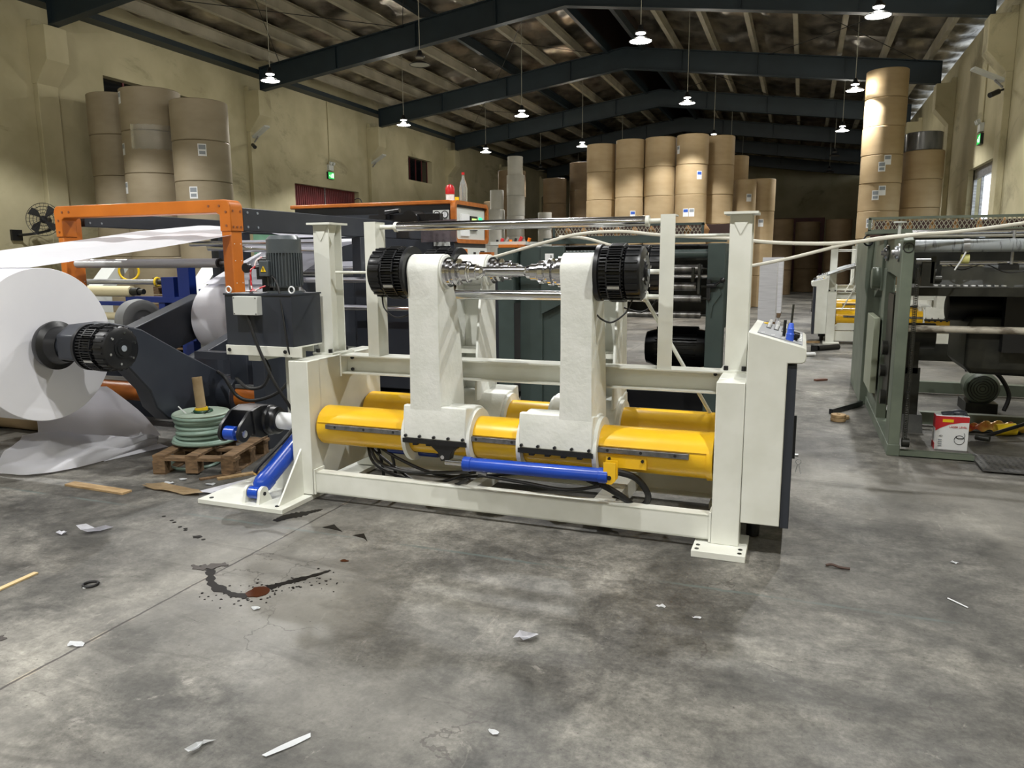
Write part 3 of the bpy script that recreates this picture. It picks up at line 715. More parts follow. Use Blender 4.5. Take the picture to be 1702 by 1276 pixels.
# film laid over the far stand
def filmf(u, v):
    y = 14.25+.9*v; x = .42+1.7*u
    return (x, y, 1.2+.36*min(1, u*1.6)+.03*math.sin(9*u+7*v)+.02*math.sin(23*v-8*u))
film_m = mat('crumpled_film', 'c9cccd', .2, bump=.9, bscale=7, col2='8f9395', scale=5, coat=.5)
MB().grid(filmf, 24, 14).obj('plastic_film', film_m, label='crumpled clear film laid over the distant cream roll stand', cat='plastic film')

# ------------------------------------------------------------------ hydraulic power unit beside the stand
h = thing('hydraulic_power_unit', (-3.2, 4.1, 0), 'charcoal oil tank topped by a motor, on a cream shelf left of the stand', 'hydraulic unit')
tk = B(-3.44, -2.93, 3.9, 4.205, .966, 1.293).obj('oil_tank', navy, h, bevel=.003)
B(-3.445, -2.925, 3.895, 4.21, 1.286, 1.296).obj('tank_lid', navy, tk)
jb = B(-3.335, -3.15, 3.85, 3.9, 1.163, 1.28).obj('junction_box', greyplastic, h, bevel=.003)
bolts([(-3.325, 3.85, 1.172), (-3.325, 3.85, 1.27), (-3.16, 3.85, 1.172), (-3.16, 3.85, 1.27)], (0, -1, 0), .004, .002).obj('screws', blackp, jb)
m = MB().box(-3.44, -2.86, 3.885, 3.893, .905, .968).box(-3.44, -2.93, 3.893, 4.21, .956, .966).box(-3.44, -3.0, 4.2, 4.21, .905, .966)
sh = m.obj('support_shelf', cream, h, bevel=.002)
bolts([(-3.41, 3.885, .938), (-2.98, 3.885, .938)], (0, -1, 0), .012, .01).obj('bolts', blackp, sh)
B(-3.28, -3.19, 3.9, 4.2, .87, .956).obj('shelf_rib', cream, sh)
B(-3.12, -3.06, 4.15, 4.2, .03, .956).obj('support_leg', cream, h); B(-3.19, -3.15, 4.15, 4.2, .03, .956).obj('support_leg', cream, h)
mt = MB().lathe((-3.1, 4.08, 1.296), (0, 0, 1), [(0, 0), (0, .115), (.012, .115), (.012, .08), (.035, .08), (.035, .1), (.25, .1), (.25, .108), (.335, .108), (.36, .085), (.362, 0)], 40).obj('electric_motor', motorgrey, h)
m = MB()
for k in range(36):
    a = 2*PI*k/36; c_, s_ = math.cos(a), math.sin(a); M = Matrix(((c_, -s_, 0, -3.1), (s_, c_, 0, 4.08), (0, 0, 1, 1.296), (0, 0, 0, 1))); m.box(.095, .112, -.003, .003, .045, .25, M)
m.obj('cooling_fins', motorgrey, mt)
tb = B(-3.2, -3.13, 3.95, 4.01, 1.40, 1.5).obj('terminal_box', motorgrey, mt, bevel=.006)
MB().prism([(-3.185, 1.43), (-3.145, 1.43), (-3.165, 1.465)], 'y', 3.947, 3.95).obj('warning_label', yelp, tb)
MB().prism([(-3.167, 1.437), (-3.161, 1.437), (-3.163, 1.456), (-3.168, 1.456)], 'y', 3.945, 3.947).obj('warning_symbol', ink, tb)
for x, y in ((-3.42, 3.92), (-2.96, 3.95)): MB().torus((x, y, 1.318), (0, 1, 0), .02, .005, 24, 6).obj('lifting_eye', labelw, h)
pg = MB().lathe((-3.3, 3.97, 1.455), (0, -1, 0), [(0, 0), (0, .032), (.02, .032), (.024, .027), (.024, 0)], 28).cyl((-3.3, 3.98, 1.455), (-3.18, 3.98, 1.455), .009, 12).obj('pressure_gauge', blackp, h)
vb = MB().box(-3.3, -3.2, 4.05, 4.16, 1.38, 1.47).box(-3.26, -3.2, 4.05, 4.16, 1.3, 1.38).cyl((-3.28, 4.07, 1.5), (-3.19, 4.07, 1.5), .026, 20).obj('valve_block', blackp, h)
B(-3.255, -3.205, 4.03, 4.05, 1.4, 1.46).obj('solenoid_coil', dblue, vb)
m = MB().cyl((-3.29, 3.98, 1.296), (-3.29, 3.98, 1.44), .007, 10).cyl((-3.31, 3.99, 1.296), (-3.31, 3.99, 1.38), .006, 10); m.obj('riser_pipe', steel2, h)
striped = mat('red_white_hose', 'e8dcdc', .4, col2='c0202c', scale=40, lo=.48, hi=.52)
MB().tube([(-3.21, 4.0, 1.52), (-3.23, 3.97, 1.5), (-3.24, 3.96, 1.46), (-3.26, 3.95, 1.44), (-3.265, 3.95, 1.38), (-3.25, 3.94, 1.32), (-3.22, 3.94, 1.31)], .006, 8).obj('spiral_wrapped_hose', striped, h)
MB().tube([(-3.3, 3.94, 1.31), (-3.24, 3.94, 1.312), (-3.2, 3.96, 1.33), (-3.18, 3.98, 1.34)], .006, 8).obj('spiral_wrapped_hose', striped, h)
MB().tube([(-3.125, 3.98, 1.41), (-3.04, 3.92, 1.35), (-3.0, 3.9, 1.2), (-2.96, 3.88, .98), (-2.95, 3.9, .9)], .006, 8).obj('power_cable', blackr, h)
MB().tube([(-3.24, 3.87, 1.165), (-3.22, 3.865, 1.1), (-3.16, 3.86, .95), (-3.06, 3.86, .75), (-2.99, 3.9, .6), (-2.98, 3.95, .5)], .01, 8).obj('power_cable', blackr, h)
MB().tube([(-3.2, 3.95, .88), (-3.16, 3.95, .8), (-3.22, 3.95, .7), (-3.34, 3.95, .68), (-3.44, 3.96, .74)], .011, 8).obj('hydraulic_hose', blackr, h)

# blue sleeve with black rod standing on the console
t = thing('cone_sleeve', (-.04, 3.98, 1.088), 'blue ribbed plastic sleeve with a dark rod, standing on the control console', 'tool')
MB().lathe((-.04, 3.98, 1.09), (.05, .1, 1), [(0, 0), (0, .019), (.03, .018), (.034, .02), (.04, .016), (.055, .016), (.06, .018), (.066, .014), (.085, .012), (.09, .009), (.09, 0)], 24).obj('sleeve', bluep, t)
MB().cyl((-.036, 3.989, 1.175), (-.03, 4.0, 1.27), .0055, 12).obj('rod', darkiron, t)
MB().cyl((-.07, 4.1, 1.098), (-.066, 4.1, 1.185), .008, 12).obj('toggle_lever', blackp, label='short black toggle lever standing behind the blue sleeve on the console', cat='lever')
# ------------------------------------------------------------------ orange unwind stand and sheeter on the left
g = thing('unwind_stand', (-5.8, 5.3, 0), 'orange and charcoal unwind stand holding two big white paper rolls at the left', 'machine')
for (a, b) in ((-4.905, -4.795), (-6.935, -6.86)):
    y1 = 5.80 if a < -6 else 5.72
    m = MB().box(a, b, 5.58, y1, 0, 1.93); p = m.obj('gantry_post', orange, g, bevel=.01)
    for z in (1.65, 1.5, 1.3): bolts([(b, 5.61, z), (b, y1-.03, z)], (1, 0, 0), .005, .003).obj('bolts', labelw, p)
xa, xb, za, zb = -6.945, -4.785, 1.925, 2.04
outer = [(xa, 1.74), (xa, zb-.05)]+arc(xa+.05, zb-.05, .05, 180, 90, 5)+arc(xb-.07, zb-.07, .07, 90, 0, 6)+[(xb, 1.76), (xb-.125, 1.76), (xb-.125, za-.02), (xb-.165, za), (xa+.13, za), (xa+.095, za-.02), (xa+.095, 1.74)]
gb = MB().prism(outer, 'y', 5.57, 5.735).obj('gantry_beam', orange, g, bevel=.008)
bolts([(xa+.05, 5.57, 1.9), (xa+.11, 5.57, 1.98), (xa+.2, 5.57, 1.98), (xa+.05, 5.57, 1.79), (xb-.05, 5.57, 1.93), (xb-.12, 5.57, 1.985), (xb-.24, 5.57, 1.985), (xb-.05, 5.57, 1.81)], (0, -1, 0), .012, .006).obj('bolts', copper, gb)
bolts([(xb, 5.6, 1.94), (xb, 5.70, 1.94), (xb, 5.6, 1.80), (xb, 5.65, 1.80), (xb, 5.70, 1.80)], (1, 0, 0), .011, .006).obj('bolts', copper, gb)
tb = MB().cyl((-6.75, 5.0, .385), (-4.04, 5.0, .385), .1, 40).obj('pivot_tube', orange2, g)
MB().box(-6.6, -4.1, 4.93, 4.96, .47, .5).obj('guide_rail', steel2, tb)
fr = MB().box(-4.05, -3.93, 4.85, 5.5, 0, .78).box(-4.36, -4.18, 4.95, 5.25, .3, .8).obj('end_frame', navy, g, bevel=.006)
MB().box(-6.95, -6.8, 4.5, 5.9, 0, .8).obj('end_frame', navy, g, bevel=.006)
MB().box(-6.8, -4.0, 5.35, 5.45, .05, .2).obj('lower_beam', navy, g)
MB().box(-4.75, -4.2, 4.98, 5.08, .69, .75).obj('cross_bar', navy, g)
aprof = [(3.60, .86), (3.6, 1.02), (3.7, 1.085), (3.9, 1.09), (4.17, 1.015), (4.55, .80), (5.0, .56)]+arc(5.0, .4, .165, 80, -100, 12)+[(4.6, .27), (4.36, .31), (4.25, .42), (4.2, .56), (4.02, .76), (3.85, .82)]
def uw_arm(xs, out, prof, hy, hz):
    a = MB().prism(prof, 'x', xs-.09, xs+.06).obj('swing_arm', navy, g, bevel=.01)
    MB().cyl((xs-.02 if out > 0 else xs-.2, 5.0, .4), (xs+.2 if out > 0 else xs+.05, 5.0, .4), .15, 36).obj('pivot_sleeve', navy, a, bevel=.006)
    inn = -out
    MB().lathe((xs-.0, hy, hz), (out, 0, 0), [(-.12, 0), (-.12, .1), (.12, .1), (.12, 0)], 36).obj('hub_barrel', navy, a)
    MB().lathe((xs+inn*.2, hy, hz), (out, 0, 0), [(-.05, 0), (-.05, .155), (-.02, .165), (.0, .165), (.02, .13), (.1, .11), (.1, 0)], 44).obj('core_flange', blackp, a)
    make_brake(a, xs+out*.1, out, hy, hz, .155, .28)
uw_arm(-4.5, 1, aprof, 3.7, .94); uw_arm(-6.72, -1, aprof, 3.7, .94)
bprof = [(5.1, .56), (6.95, 1.12), (7.15, 1.08), (7.25, .85), (7.1, .7), (5.6, .3), (5.0, .26)]
MB().prism(bprof, 'x', -6.62, -6.44).obj('swing_arm', navy, g, bevel=.01)
MB().prism(bprof, 'x', -5.22, -5.1).obj('swing_arm', navy, g, bevel=.01)
MB().cyl((-6.46, 7.09, .85), (-5.2, 7.09, .85), .05, 20).obj('roll_shaft', steel2, g)
MB().tube([(-4.35, 4.8, .62), (-4.2, 4.7, .6), (-4.1, 4.72, .45), (-3.95, 4.75, .42), (-3.75, 4.8, .5), (-3.65, 4.9, .68)], .014, 8).obj('hydraulic_hose', blackr, g)
# idler and its mount
r = MB().cyl((-6.78, 5.64, 1.48), (-5.0, 5.64, 1.48), .042, 32).obj('idler_roller', mat('anodised_roller', 'c4c5c7', .4, .35), g)
MB().cyl((-5.0, 5.64, 1.48), (-4.86, 5.64, 1.48), .016, 16).obj('shaft_end', steel2, r); MB().cyl((-5.015, 5.64, 1.48), (-4.995, 5.64, 1.48), .043, 24).obj('end_ring', blackr, r)

t = thing('paper_roll', (-5.6, 3.7, .42), 'huge white paper roll on the front arms of the orange stand, left edge', 'paper roll')
MB().lathe((-6.42, 3.7, .94), (1, 0, 0), [(0, .05), (0, .518), (.003, .521), (1.617, .521), (1.62, .518), (1.62, .05)], 96).obj('wound_paper', paper, t)
MB().lathe((-6.42, 3.7, .94), (1, 0, 0), [(0, .04), (0, .05), (1.622, .05), (1.622, .04)], 32).obj('core', card, t)
t = thing('paper_roll', (-5.85, 7.09, .46), 'second large white paper roll, half hidden behind the charcoal oil tank', 'paper roll')
MB().lathe((-6.4, 7.09, .85), (1, 0, 0), [(0, .06), (0, .385), (.003, .39), (1.097, .39), (1.1, .385), (1.1, .06)], 96).obj('wound_paper', paper, t)
MB().lathe((-6.4, 7.09, .85), (1, 0, 0), [(0, .053), (0, .06), (1.102, .06), (1.102, .053)], 32).obj('core', card, t)
# webs pulled from the rolls to the sheeter
def web(prof, x0, x1, name, label):
    n = len(prof)-1
    L = [0]
    for a, b in zip(prof, prof[1:]): L.append(L[-1]+math.dist(a, b))
    def f(u, v):
        s = u*L[-1]; i = 0
        while i < n-1 and s > L[i+1]: i += 1
        k = (s-L[i])/max(L[i+1]-L[i], 1e-6); y = prof[i][0]+(prof[i+1][0]-prof[i][0])*k; z = prof[i][1]+(prof[i+1][1]-prof[i][1])*k
        env = math.sin(PI*min(1, max(0, u)))
        return (x0+(x1-x0)*v, y, z+env*(.008*math.sin(11*v+3*u)+.006*math.sin(23*v+9*u)))
    return MB().grid(f, 40, 24, .0012).obj(name, papersheet, label=label, cat='paper', ang=60)
web([(3.63, 1.463), (5.43, 1.70), (6.06, 1.80), (6.9, 1.885), (7.9, 1.885), (8.6, 1.8)], -6.42, -4.8, 'paper_web', 'white paper web drawn up from the front roll, under the orange gantry beam')
web([(6.93, 1.24), (7.3, 1.375), (8.15, 1.672), (8.9, 1.78)], -6.4, -5.3, 'paper_web', 'white paper web running off the second roll, right of the orange gantry post')
# sheeter body
s = thing('sheeter', (-5.7, 8.4, 0), 'charcoal paper sheeter with orange trimmed housing and gauges, behind the oil tank', 'machine')
for a, b, za, zb, y0 in ((-6.93, -6.84, 1.85, 2.0, 5.82), (-4.89, -4.79, 1.765, 1.975, 5.74)):
    rr = B(a, b, y0, 9.5, za, zb).obj('side_beam', navy, s, bevel=.006)
    bolts([(b, y0+.06, za+.04), (b, y0+.06, zb-.04), (b, y0+.2, za+.04), (b, y0+.2, zb-.04)], (1, 0, 0), .012, .006).obj('bolts', labelg, rr)
hb = B(-7.0, -4.44, 9.52, 10.62, .25, 2.24).obj('housing', navy, s)
m = MB()
def ring_yz(x0, x1, y0, y1, z0, z1, wv, rad):
    o = arc(y1-rad, z1-rad, rad, 0, 90, 5)+arc(y0+rad, z1-rad, rad, 90, 180, 5)+arc(y0+rad, z0+rad, rad, 180, 270, 5)+arc(y1-rad, z0+rad, rad, 270, 360, 5)
    i_ = arc(y1-rad-wv*0, z1-rad, rad-wv, 0, 90, 5)+arc(y0+rad, z1-rad, rad-wv, 90, 180, 5)+arc(y0+rad, z0+rad, rad-wv, 180, 270, 5)+arc(y1-rad, z0+rad, rad-wv, 270, 360, 5)
    n = len(o); mb = MB()
    V = [[mb.bm.verts.new((x, p[0], p[1])) for p in q] for x, q in ((x0, o), (x1, o), (x1, i_), (x0, i_))]
    for a in range(4):
        for k in range(n): mb.face([V[a][k], V[a][(k+1) % n], V[(a+1) % 4][(k+1) % n], V[(a+1) % 4][k]])
    return mb
ring_yz(-4.47, -4.40, 9.48, 10.66, 1.72, 2.29, .055, .09).obj('orange_trim_ring', orange2, hb)
B(-7.05, -4.47, 9.47, 10.64, 2.235, 2.29).obj('orange_top_trim', orange2, hb, bevel=.012)
MB().torus((-5.95, 9.55, 2.29), (0, 1, 0), .07, .008, 16, 6, -PI/2, PI/2).obj('lifting_handle', blackp, hb)
gp = B(-4.74, -4.5, 9.50, 9.52, 2.02, 2.16).obj('gauge_panel', greyplastic, hb)
B(-4.74, -4.5, 9.50, 9.52, 1.68, 1.98).obj('knob_panel', greyplastic, hb)
for x in (-4.68, -4.56):
    q = MB().lathe((x, 9.5, 2.1), (0, -1, 0), [(0, 0), (0, .05), (.012, .05), (.012, .04), (.008, .04)], 32).obj('pressure_gauge', blackp, hb)
    MB().cyl((x, 9.495, 2.1), (x, 9.49, 2.1), .04, 28).obj('dial', labelw, q); MB().bar((x, 9.489, 2.075), (x+.004, 9.489, 2.13), .004, .002, (0, 1, 0)).obj('needle', ink, q)
m = MB()
for x in (-4.67, -4.57):
    for z in (1.91, 1.83, 1.75): m.cyl((x, 9.5, z), (x, 9.47, z), .018, 12)
m.obj('knobs', blackp, hb)
q = B(-4.44, -4.425, 9.58, 10.55, 1.76, 2.2).obj('side_panel', greyplastic, hb)
B(-4.425, -4.41, 9.7, 9.98, 1.82, 2.12).obj('paper_notice', labelw, q); sc = B(-4.425, -4.405, 10.02, 10.25, 1.9, 2.1).obj('screen', blackp, q)
B(-4.405, -4.403, 10.05, 10.22, 1.93, 2.07).obj('screen_picture', mat('lit_screen', 'b9d37a', .4, emit=.9), sc)
B(-4.42, -4.405, 10.34, 10.42, 2.02, 2.09).obj('green_light', mat('green_lamp', '1fd678', .4, emit=2.5), q)
wp = B(-4.44, -4.41, 9.58, 10.6, .9, 1.66).obj('white_door_panel', greyplastic, hb)
m = MB().box(-4.41, -4.405, 10.1, 10.18, 1.5, 1.6).box(-4.41, -4.405, 10.35, 10.5, 1.5, 1.62); m.obj('small_displays', blackp, wp)
m = MB().box(-4.41, -4.405, 10.1, 10.22, 1.42, 1.44).box(-4.41, -4.405, 10.1, 10.22, 1.24, 1.26); m.obj('red_marks', redp, wp)
rr = MB().cyl((-6.8, 7.5, 1.66), (-4.95, 7.5, 1.60), .04, 28).obj('feed_roller', steel, s)
MB().cyl((-6.8, 7.2, 1.70), (-4.9, 7.2, 1.70), .03, 28).obj('feed_roller', steel, s)
MB().cyl((-6.8, 7.9, 1.4), (-4.0, 7.9, 1.4), .085, 36).obj('chrome_roller', steel, s)
MB().cyl((-6.3, 7.3, 1.28), (-3.6, 7.3, 1.28), .03, 28).obj('chrome_roller', steel, s)
MB().cyl((-6.3, 7.25, .98), (-3.4, 7.25, .98), .03, 28).obj('chrome_roller', steel, s)
cb = B(-4.75, -2.85, 7.5, 9.3, .05, 1.3).obj('body_cabinet', navy, s, bevel=.01)
bolts([(-4.4+.1*i, 7.5, z) for i in (0, 1, 9, 10) for z in (1.2, .95)], (0, -1, 0), .012, .006).obj('bolts', labelg, cb)
B(-4.9, -4.78, 7.7, 8.3, 0, 1.76).obj('side_frame', navy, s, bevel=.006); B(-6.95, -6.83, 7.7, 8.3, 0, 1.85).obj('side_frame', navy, s, bevel=.006)
m = MB().box(-5.2, -4.2, 8.6, 8.7, 1.98, 2.06).cyl((-4.6, 8.55, 1.98), (-4.6, 8.85, 1.98), .12, 24).box(-5.0, -4.9, 8.5, 8.7, 2.0, 2.12).cyl((-4.9, 8.5, 2.08), (-4.7, 8.5, 2.1), .03, 12); m.obj('drive_bracket', blackp, s)
B(-4.62, -4.12, 8.9, 8.92, 1.72, 2.0).obj('clear_guard', mat('smoked_guard', '9a8f95', .1, trans=.6), s)
m = MB().box(-3.9, -3.7, 8.2, 8.3, 1.3, 1.62).box(-3.55, -3.4, 8.3, 8.4, 1.3, 1.58); m.obj('orange_bracket', orange, s)
# things standing on the housing
t = thing('beacon_lamp', (-4.62, 9.8, 2.29), 'red and white warning beacon standing on the orange trimmed housing', 'beacon')
MB().lathe((-4.62, 9.8, 2.29), (0, 0, 1), [(0, 0), (0, .06), (.1, .06), (.1, 0)], 24).obj('beacon_base', labelw, t); MB().lathe((-4.62, 9.8, 2.39), (0, 0, 1), [(0, 0), (0, .065), (.08, .065), (.12, .045), (.14, 0)], 24).obj('beacon_dome', redplastic, t)
t = thing('water_bottle', (-4.53, 10.05, 2.29), 'clear plastic bottle with a red cap beside the red beacon', 'bottle')
MB().lathe((-4.53, 10.05, 2.29), (0, 0, 1), [(0, 0), (0, .055), (.2, .058), (.27, .045), (.33, .02), (.38, .018), (.38, 0)], 24).obj('bottle_body', clearp, t); MB().lathe((-4.53, 10.05, 2.67), (0, 0, 1), [(0, 0), (0, .022), (.035, .022), (.035, 0)], 16).obj('cap', redplastic, t)
MB().cyl((-4.47, 9.7, 2.29), (-4.47, 9.7, 2.34), .03, 16).obj('glue_pot', yelp, label='small yellow pot on the housing between beacon and bottle', cat='pot')

# blue roller rack behind the gantry
t = thing('roller_rack', (-8.0, 7.6, 0), 'blue steel rack with white and yellowed rollers, behind the front paper roll', 'machine')
for x, z1, wv in ((-7.24, 1.47, .09), (-7.62, 1.0, .05), (-8.05, 1.0, .06)): MB().box(x-wv, x+wv, 7.5, 7.62, 0, z1).obj('post', dblue, t)
B(-8.2, -7.1, 7.48, 7.64, .98, 1.05).obj('cross_rail', dblue, t); B(-9.0, -7.1, 7.5, 7.62, .5, .58).obj('cross_rail', dblue, t); B(-9.0, -8.1, 7.5, 7.6, .93, .98).obj('cross_rail', dblue, t)
B(-7.6, -7.4, 7.5, 7.7, 1.05, 1.3).obj('motor_block', dblue, t); B(-7.1, -6.95, 7.6, 7.7, .8, 1.15).obj('motor_block', dblue, t)
for (x0, x1, y, z, r, mm) in ((-9.2, -8.1, 7.5, 1.115, .07, mat('aged_roller', 'c9bf9c', .5)), (-9.2, -7.95, 7.75, 1.23, .035, steel2), (-9.1, -8.35, 7.5, .79, .05, mat('aged_roller', 'c9bf9c'))):
    q = MB().cyl((x0, y, z), (x1, y, z), r, 24).obj('roller', mm, t)
    MB().torus((x1+.03, y, z), (1, .1, 0), .055, .014, 20, 8).obj('yellow_ring', yelp, q) if r != .07 else MB().cyl((x1, y, z), (x1+.12, y, z), .05, 16).obj('roller_gear', darkiron, q)
    MB().cyl((x1+.05, y, z), (x1+.2, y, z), .035, 14).obj('roller_bearing', darkiron, q)
t = thing('stack_frame', (-8.4, 8.7, 0), 'pale grey angled side frames holding a long roller, behind the blue rack', 'machine')
for x in (-9.7, -7.8): MB().prism([(8.2, .2), (8.5, .2), (8.5, 1.05), (8.95, 1.5), (8.7, 1.5), (8.2, 1.0)], 'x', x-.16, x+.12).box(x-.16, x+.12, 8.2, 8.6, 0, .2).obj('side_frame', greyplastic, t)
MB().cyl((-9.58, 8.7, 1.44), (-7.96, 8.7, 1.44), .045, 24).obj('roller', mat('aged_roller', 'c9bf9c'), t)
MB().torus((-9.1, 8.4, 1.36), (.8, -1, 0), .13, .016, 24, 8).obj('handwheel', yelp, t)
t = thing('pallet_stack', (-8.6, 10.4, 0), 'stack of empty wooden pallets behind the pale grey side frames', 'pallets')
for k in range(9):
    m = MB().box(-9.7, -7.9, 9.4, 10.4, .14*k+.1, .14*k+.12)
    for x in (-9.65, -8.8, -7.95): m.box(x-.05, x+.05, 9.4, 10.4, .14*k, .14*k+.1)
    m.obj('pallet_layer', wooddark, t)
t = thing('solid_wheel', (-7.3, 6.75, 0), 'grey solid wheel behind the charcoal arm of the orange stand', 'wheel')
MB().lathe((-7.3, 6.75, .82), (1, -.25, 0), [(0, 0), (0, .2), (.02, .24), (.10, .25), (.2, .24), (.22, .2), (.22, .13), (.19, .12), (.19, .05), (.25, .05), (.25, 0)], 48).obj('tyre', mat('grey_rubber', '77797a', .6), t)
MB().prism([(6.5, 0), (7.0, 0), (6.85, .82), (6.65, .82)], 'x', -7.34, -7.28).obj('wheel_fork', navy, t)
t = thing('green_cabinet', (-7.2, 11.6, 0), 'dusty green cabinet behind the orange gantry, hung with dark hoses', 'cabinet')
B(-9.4, -7.2, 11.5, 12.2, 0, 2.0).obj('cabinet_body', mat('dusty_green_paint', '6f9b84', .5, col2='5f8a74'), t, bevel=.01)
for i in range(7): MB().tube([(-8.4+.15*i, 11.44, 1.95), (-8.35+.15*i, 11.4, 1.6), (-8.4+.13*i, 11.44, 1.1), (-8.3+.13*i, 11.4, .5)], .03, 8).obj('hanging_hose', blackr, t)

# waste paper heaped under the front roll
def sheet(rows, name, label, amp=.006, seed=0, k=14):
    nr, nc = len(rows)-1, len(rows[0])-1
    def cr(a, b, c, d, t): return .5*((2*b)+(c-a)*t+(2*a-5*b+4*c-d)*t*t+(3*b-a-3*c+d)*t**3)
    def row(r, v):
        s_ = v*nc; j = min(int(s_), nc-1); P = [Vector(rows[r][min(max(j+q, 0), nc)]) for q in (-1, 0, 1, 2)]; return cr(*P, s_-j)
    def f(u, v):
        s_ = u*nr; i = min(int(s_), nr-1); P = [row(min(max(i+q, 0), nr), v) for q in (-1, 0, 1, 2)]; p = cr(*P, s_-i)
        fade = min(1, 6*min(u, 1-u)+.2)
        tri = lambda q: abs((q/PI) % 2-1); p.z += fade*amp*(tri(3*u*nr+5*v+seed)+.9*tri(13*v-4*u+seed)+.5*tri(9*u+23*v*(1-.4*u)+2*seed)-.6); p.x += fade*amp*.5*tri(17*v+6*u); p.z = max(p.z, .003+.001*seed); return p
    return MB().grid(f, nr*k, nc*k, .001).obj(name, papersheet, label=label, cat='paper', ang=14)
sheet([[(-5.95, 4.1, .47), (-5.6, 4.12, .53), (-5.2, 4.16, .55), (-4.86, 4.19, .57)], [(-5.7, 4.2, .3), (-5.45, 4.3, .33), (-5.1, 4.42, .32), (-4.87, 4.5, .30)], [(-5.55, 4.12, .17), (-5.27, 4.30, .14), (-5.03, 4.45, .1), (-4.90, 4.70, .075)]], 'waste_paper', 'large white paper sheet hanging from the front roll down to a pointed corner', .004, 1)
sheet([[(-5.60, 4.02, .17), (-5.42, 4.09, .20), (-5.23, 4.25, .155), (-4.91, 4.41, .105), (-4.88, 4.66, .07)],
       [(-5.45, 3.82, .1), (-5.18, 3.88, .15), (-5.06, 4.1, .13), (-4.90, 4.32, .09), (-4.86, 4.61, .05)],
       [(-5.40, 3.68, .05), (-5.08, 3.80, .10), (-4.92, 4.03, .085), (-4.90, 4.33, .045), (-4.87, 4.64, .03)],
       [(-5.33, 3.60, .008), (-5.05, 3.63, .01), (-4.885, 3.856, .012), (-4.88, 4.13, .008), (-4.92, 4.67, .008)]], 'waste_paper', 'crumpled heap of white paper spread on the floor under the front roll', .04, 2)
sheet([[(-4.89, 4.12, .012), (-4.87, 4.4, .02), (-4.89, 4.66, .02)], [(-4.875, 4.12, .003), (-4.82, 4.4, .003), (-4.775, 4.65, .003)]], 'waste_paper', 'flat paper flap poking out at the right of the paper heap', .001, 3)
t = thing('cardboard_core', (-6.3, 4.6, 0), 'brown cardboard roll lying on the floor behind the waste paper at the left edge', 'paper roll')
MB().lathe((-7.2, 4.75, .22), (1, 0, 0), [(0, 0), (0, .2), (.02, .215), (1.35, .215), (1.37, .2), (1.37, 0)], 40).obj('wrapped_body', kraft, t)

# ------------------------------------------------------------------ hose reel on a pallet
t = thing('wooden_pallet', (-4.05, 4.45, 0), 'broken dark wooden pallet carrying the green hose coil', 'pallet')
M = Matrix.Translation((-4.06, 4.40, 0)) @ Matrix.Rotation(.3, 4, 'Z')
for yy in (-.3, -.02, .26): MB().box(-.3, .3, yy-.045, yy+.045, .10, .122, M).obj('deck_board', wooddark, t)
for xx in (-.26, -.02, .24):
    q = MB().box(xx-.045, xx+.045, -.34, .3, .122, .14, M); q.obj('top_board', wooddark, t)
    for yy in (-.3, 0, .26): MB().box(xx-.045, xx+.045, yy-.045, yy+.045, .012, .1, M).obj('block', wooddark, t)
for xx in (-.26, .24): MB().box(xx-.045, xx+.045, -.34, .32, 0, .012, M).obj('bottom_board', wooddark, t)
t = thing('hose_coil', (-4.19, 4.42, .14), 'coil of translucent green hose wound on a drum, standing on the pallet', 'hose coil')
m = MB()
for k in range(9):
    rad = .192-.022*math.sin(PI*k/8)+(.018 if k < 2 else 0)+.004*math.sin(k*5); m.torus((-4.19+.006*math.sin(k*2.3), 4.42+.005*math.cos(k*3), .156+k*.025), (.05*math.sin(k*1.7), .05*math.cos(k*2.1), 1), rad, .0155, 48, 8)
m.cyl((-4.19, 4.42, .145), (-4.19, 4.42, .365), .165, 40); m.obj('hose_windings', hosegreen, t, ang=50)
MB().lathe((-4.19, 4.42, .362), (0, 0, 1), [(0, 0), (0, .2), (.01, .205), (.018, .195), (.012, .07), (0, .07)], 40).obj('coil_top', mat('dusty_hose_end', '9fae9f', .6), t)
m = MB().torus((-4.18, 4.43, .383), (0, 0, 1), .06, .012, 24, 6); m.obj('loose_hose_end', mat('dark_green_hose', '1f4a35', .4), t)
MB().torus((-4.17, 4.30, .012), (0, 0, 1), .17, .012, 40, 6).obj('hose_loop', hosegreen, label='single loop of green hose lying on the floor under the pallet', cat='hose')
t = thing('cardboard_tube', (-4.19, 4.42, .375), 'upright cardboard tube with a yellow taped foot, standing in the green hose coil', 'tube')
MB().lathe((-4.185, 4.42, .375), (-.09, 0, 1), [(0, .03), (0, .036), (.265, .036), (.265, .03), (0, .03)], 24).obj('tube_body', card, t); MB().lathe((-4.185, 4.42, .378), (-.09, 0, 1), [(0, .037), (0, .047), (.032, .047), (.032, .037)], 24).obj('yellow_tape', yelp, t)
for k, (a, b) in enumerate((((-4.25, 4.33, .375), (-4.30, 4.31, .43)), ((-4.12, 4.38, .375), (-4.05, 4.37, .42)))): MB().cyl(a, b, .005, 8).obj('cable_tie', labelw if k == 0 else blackp, t)

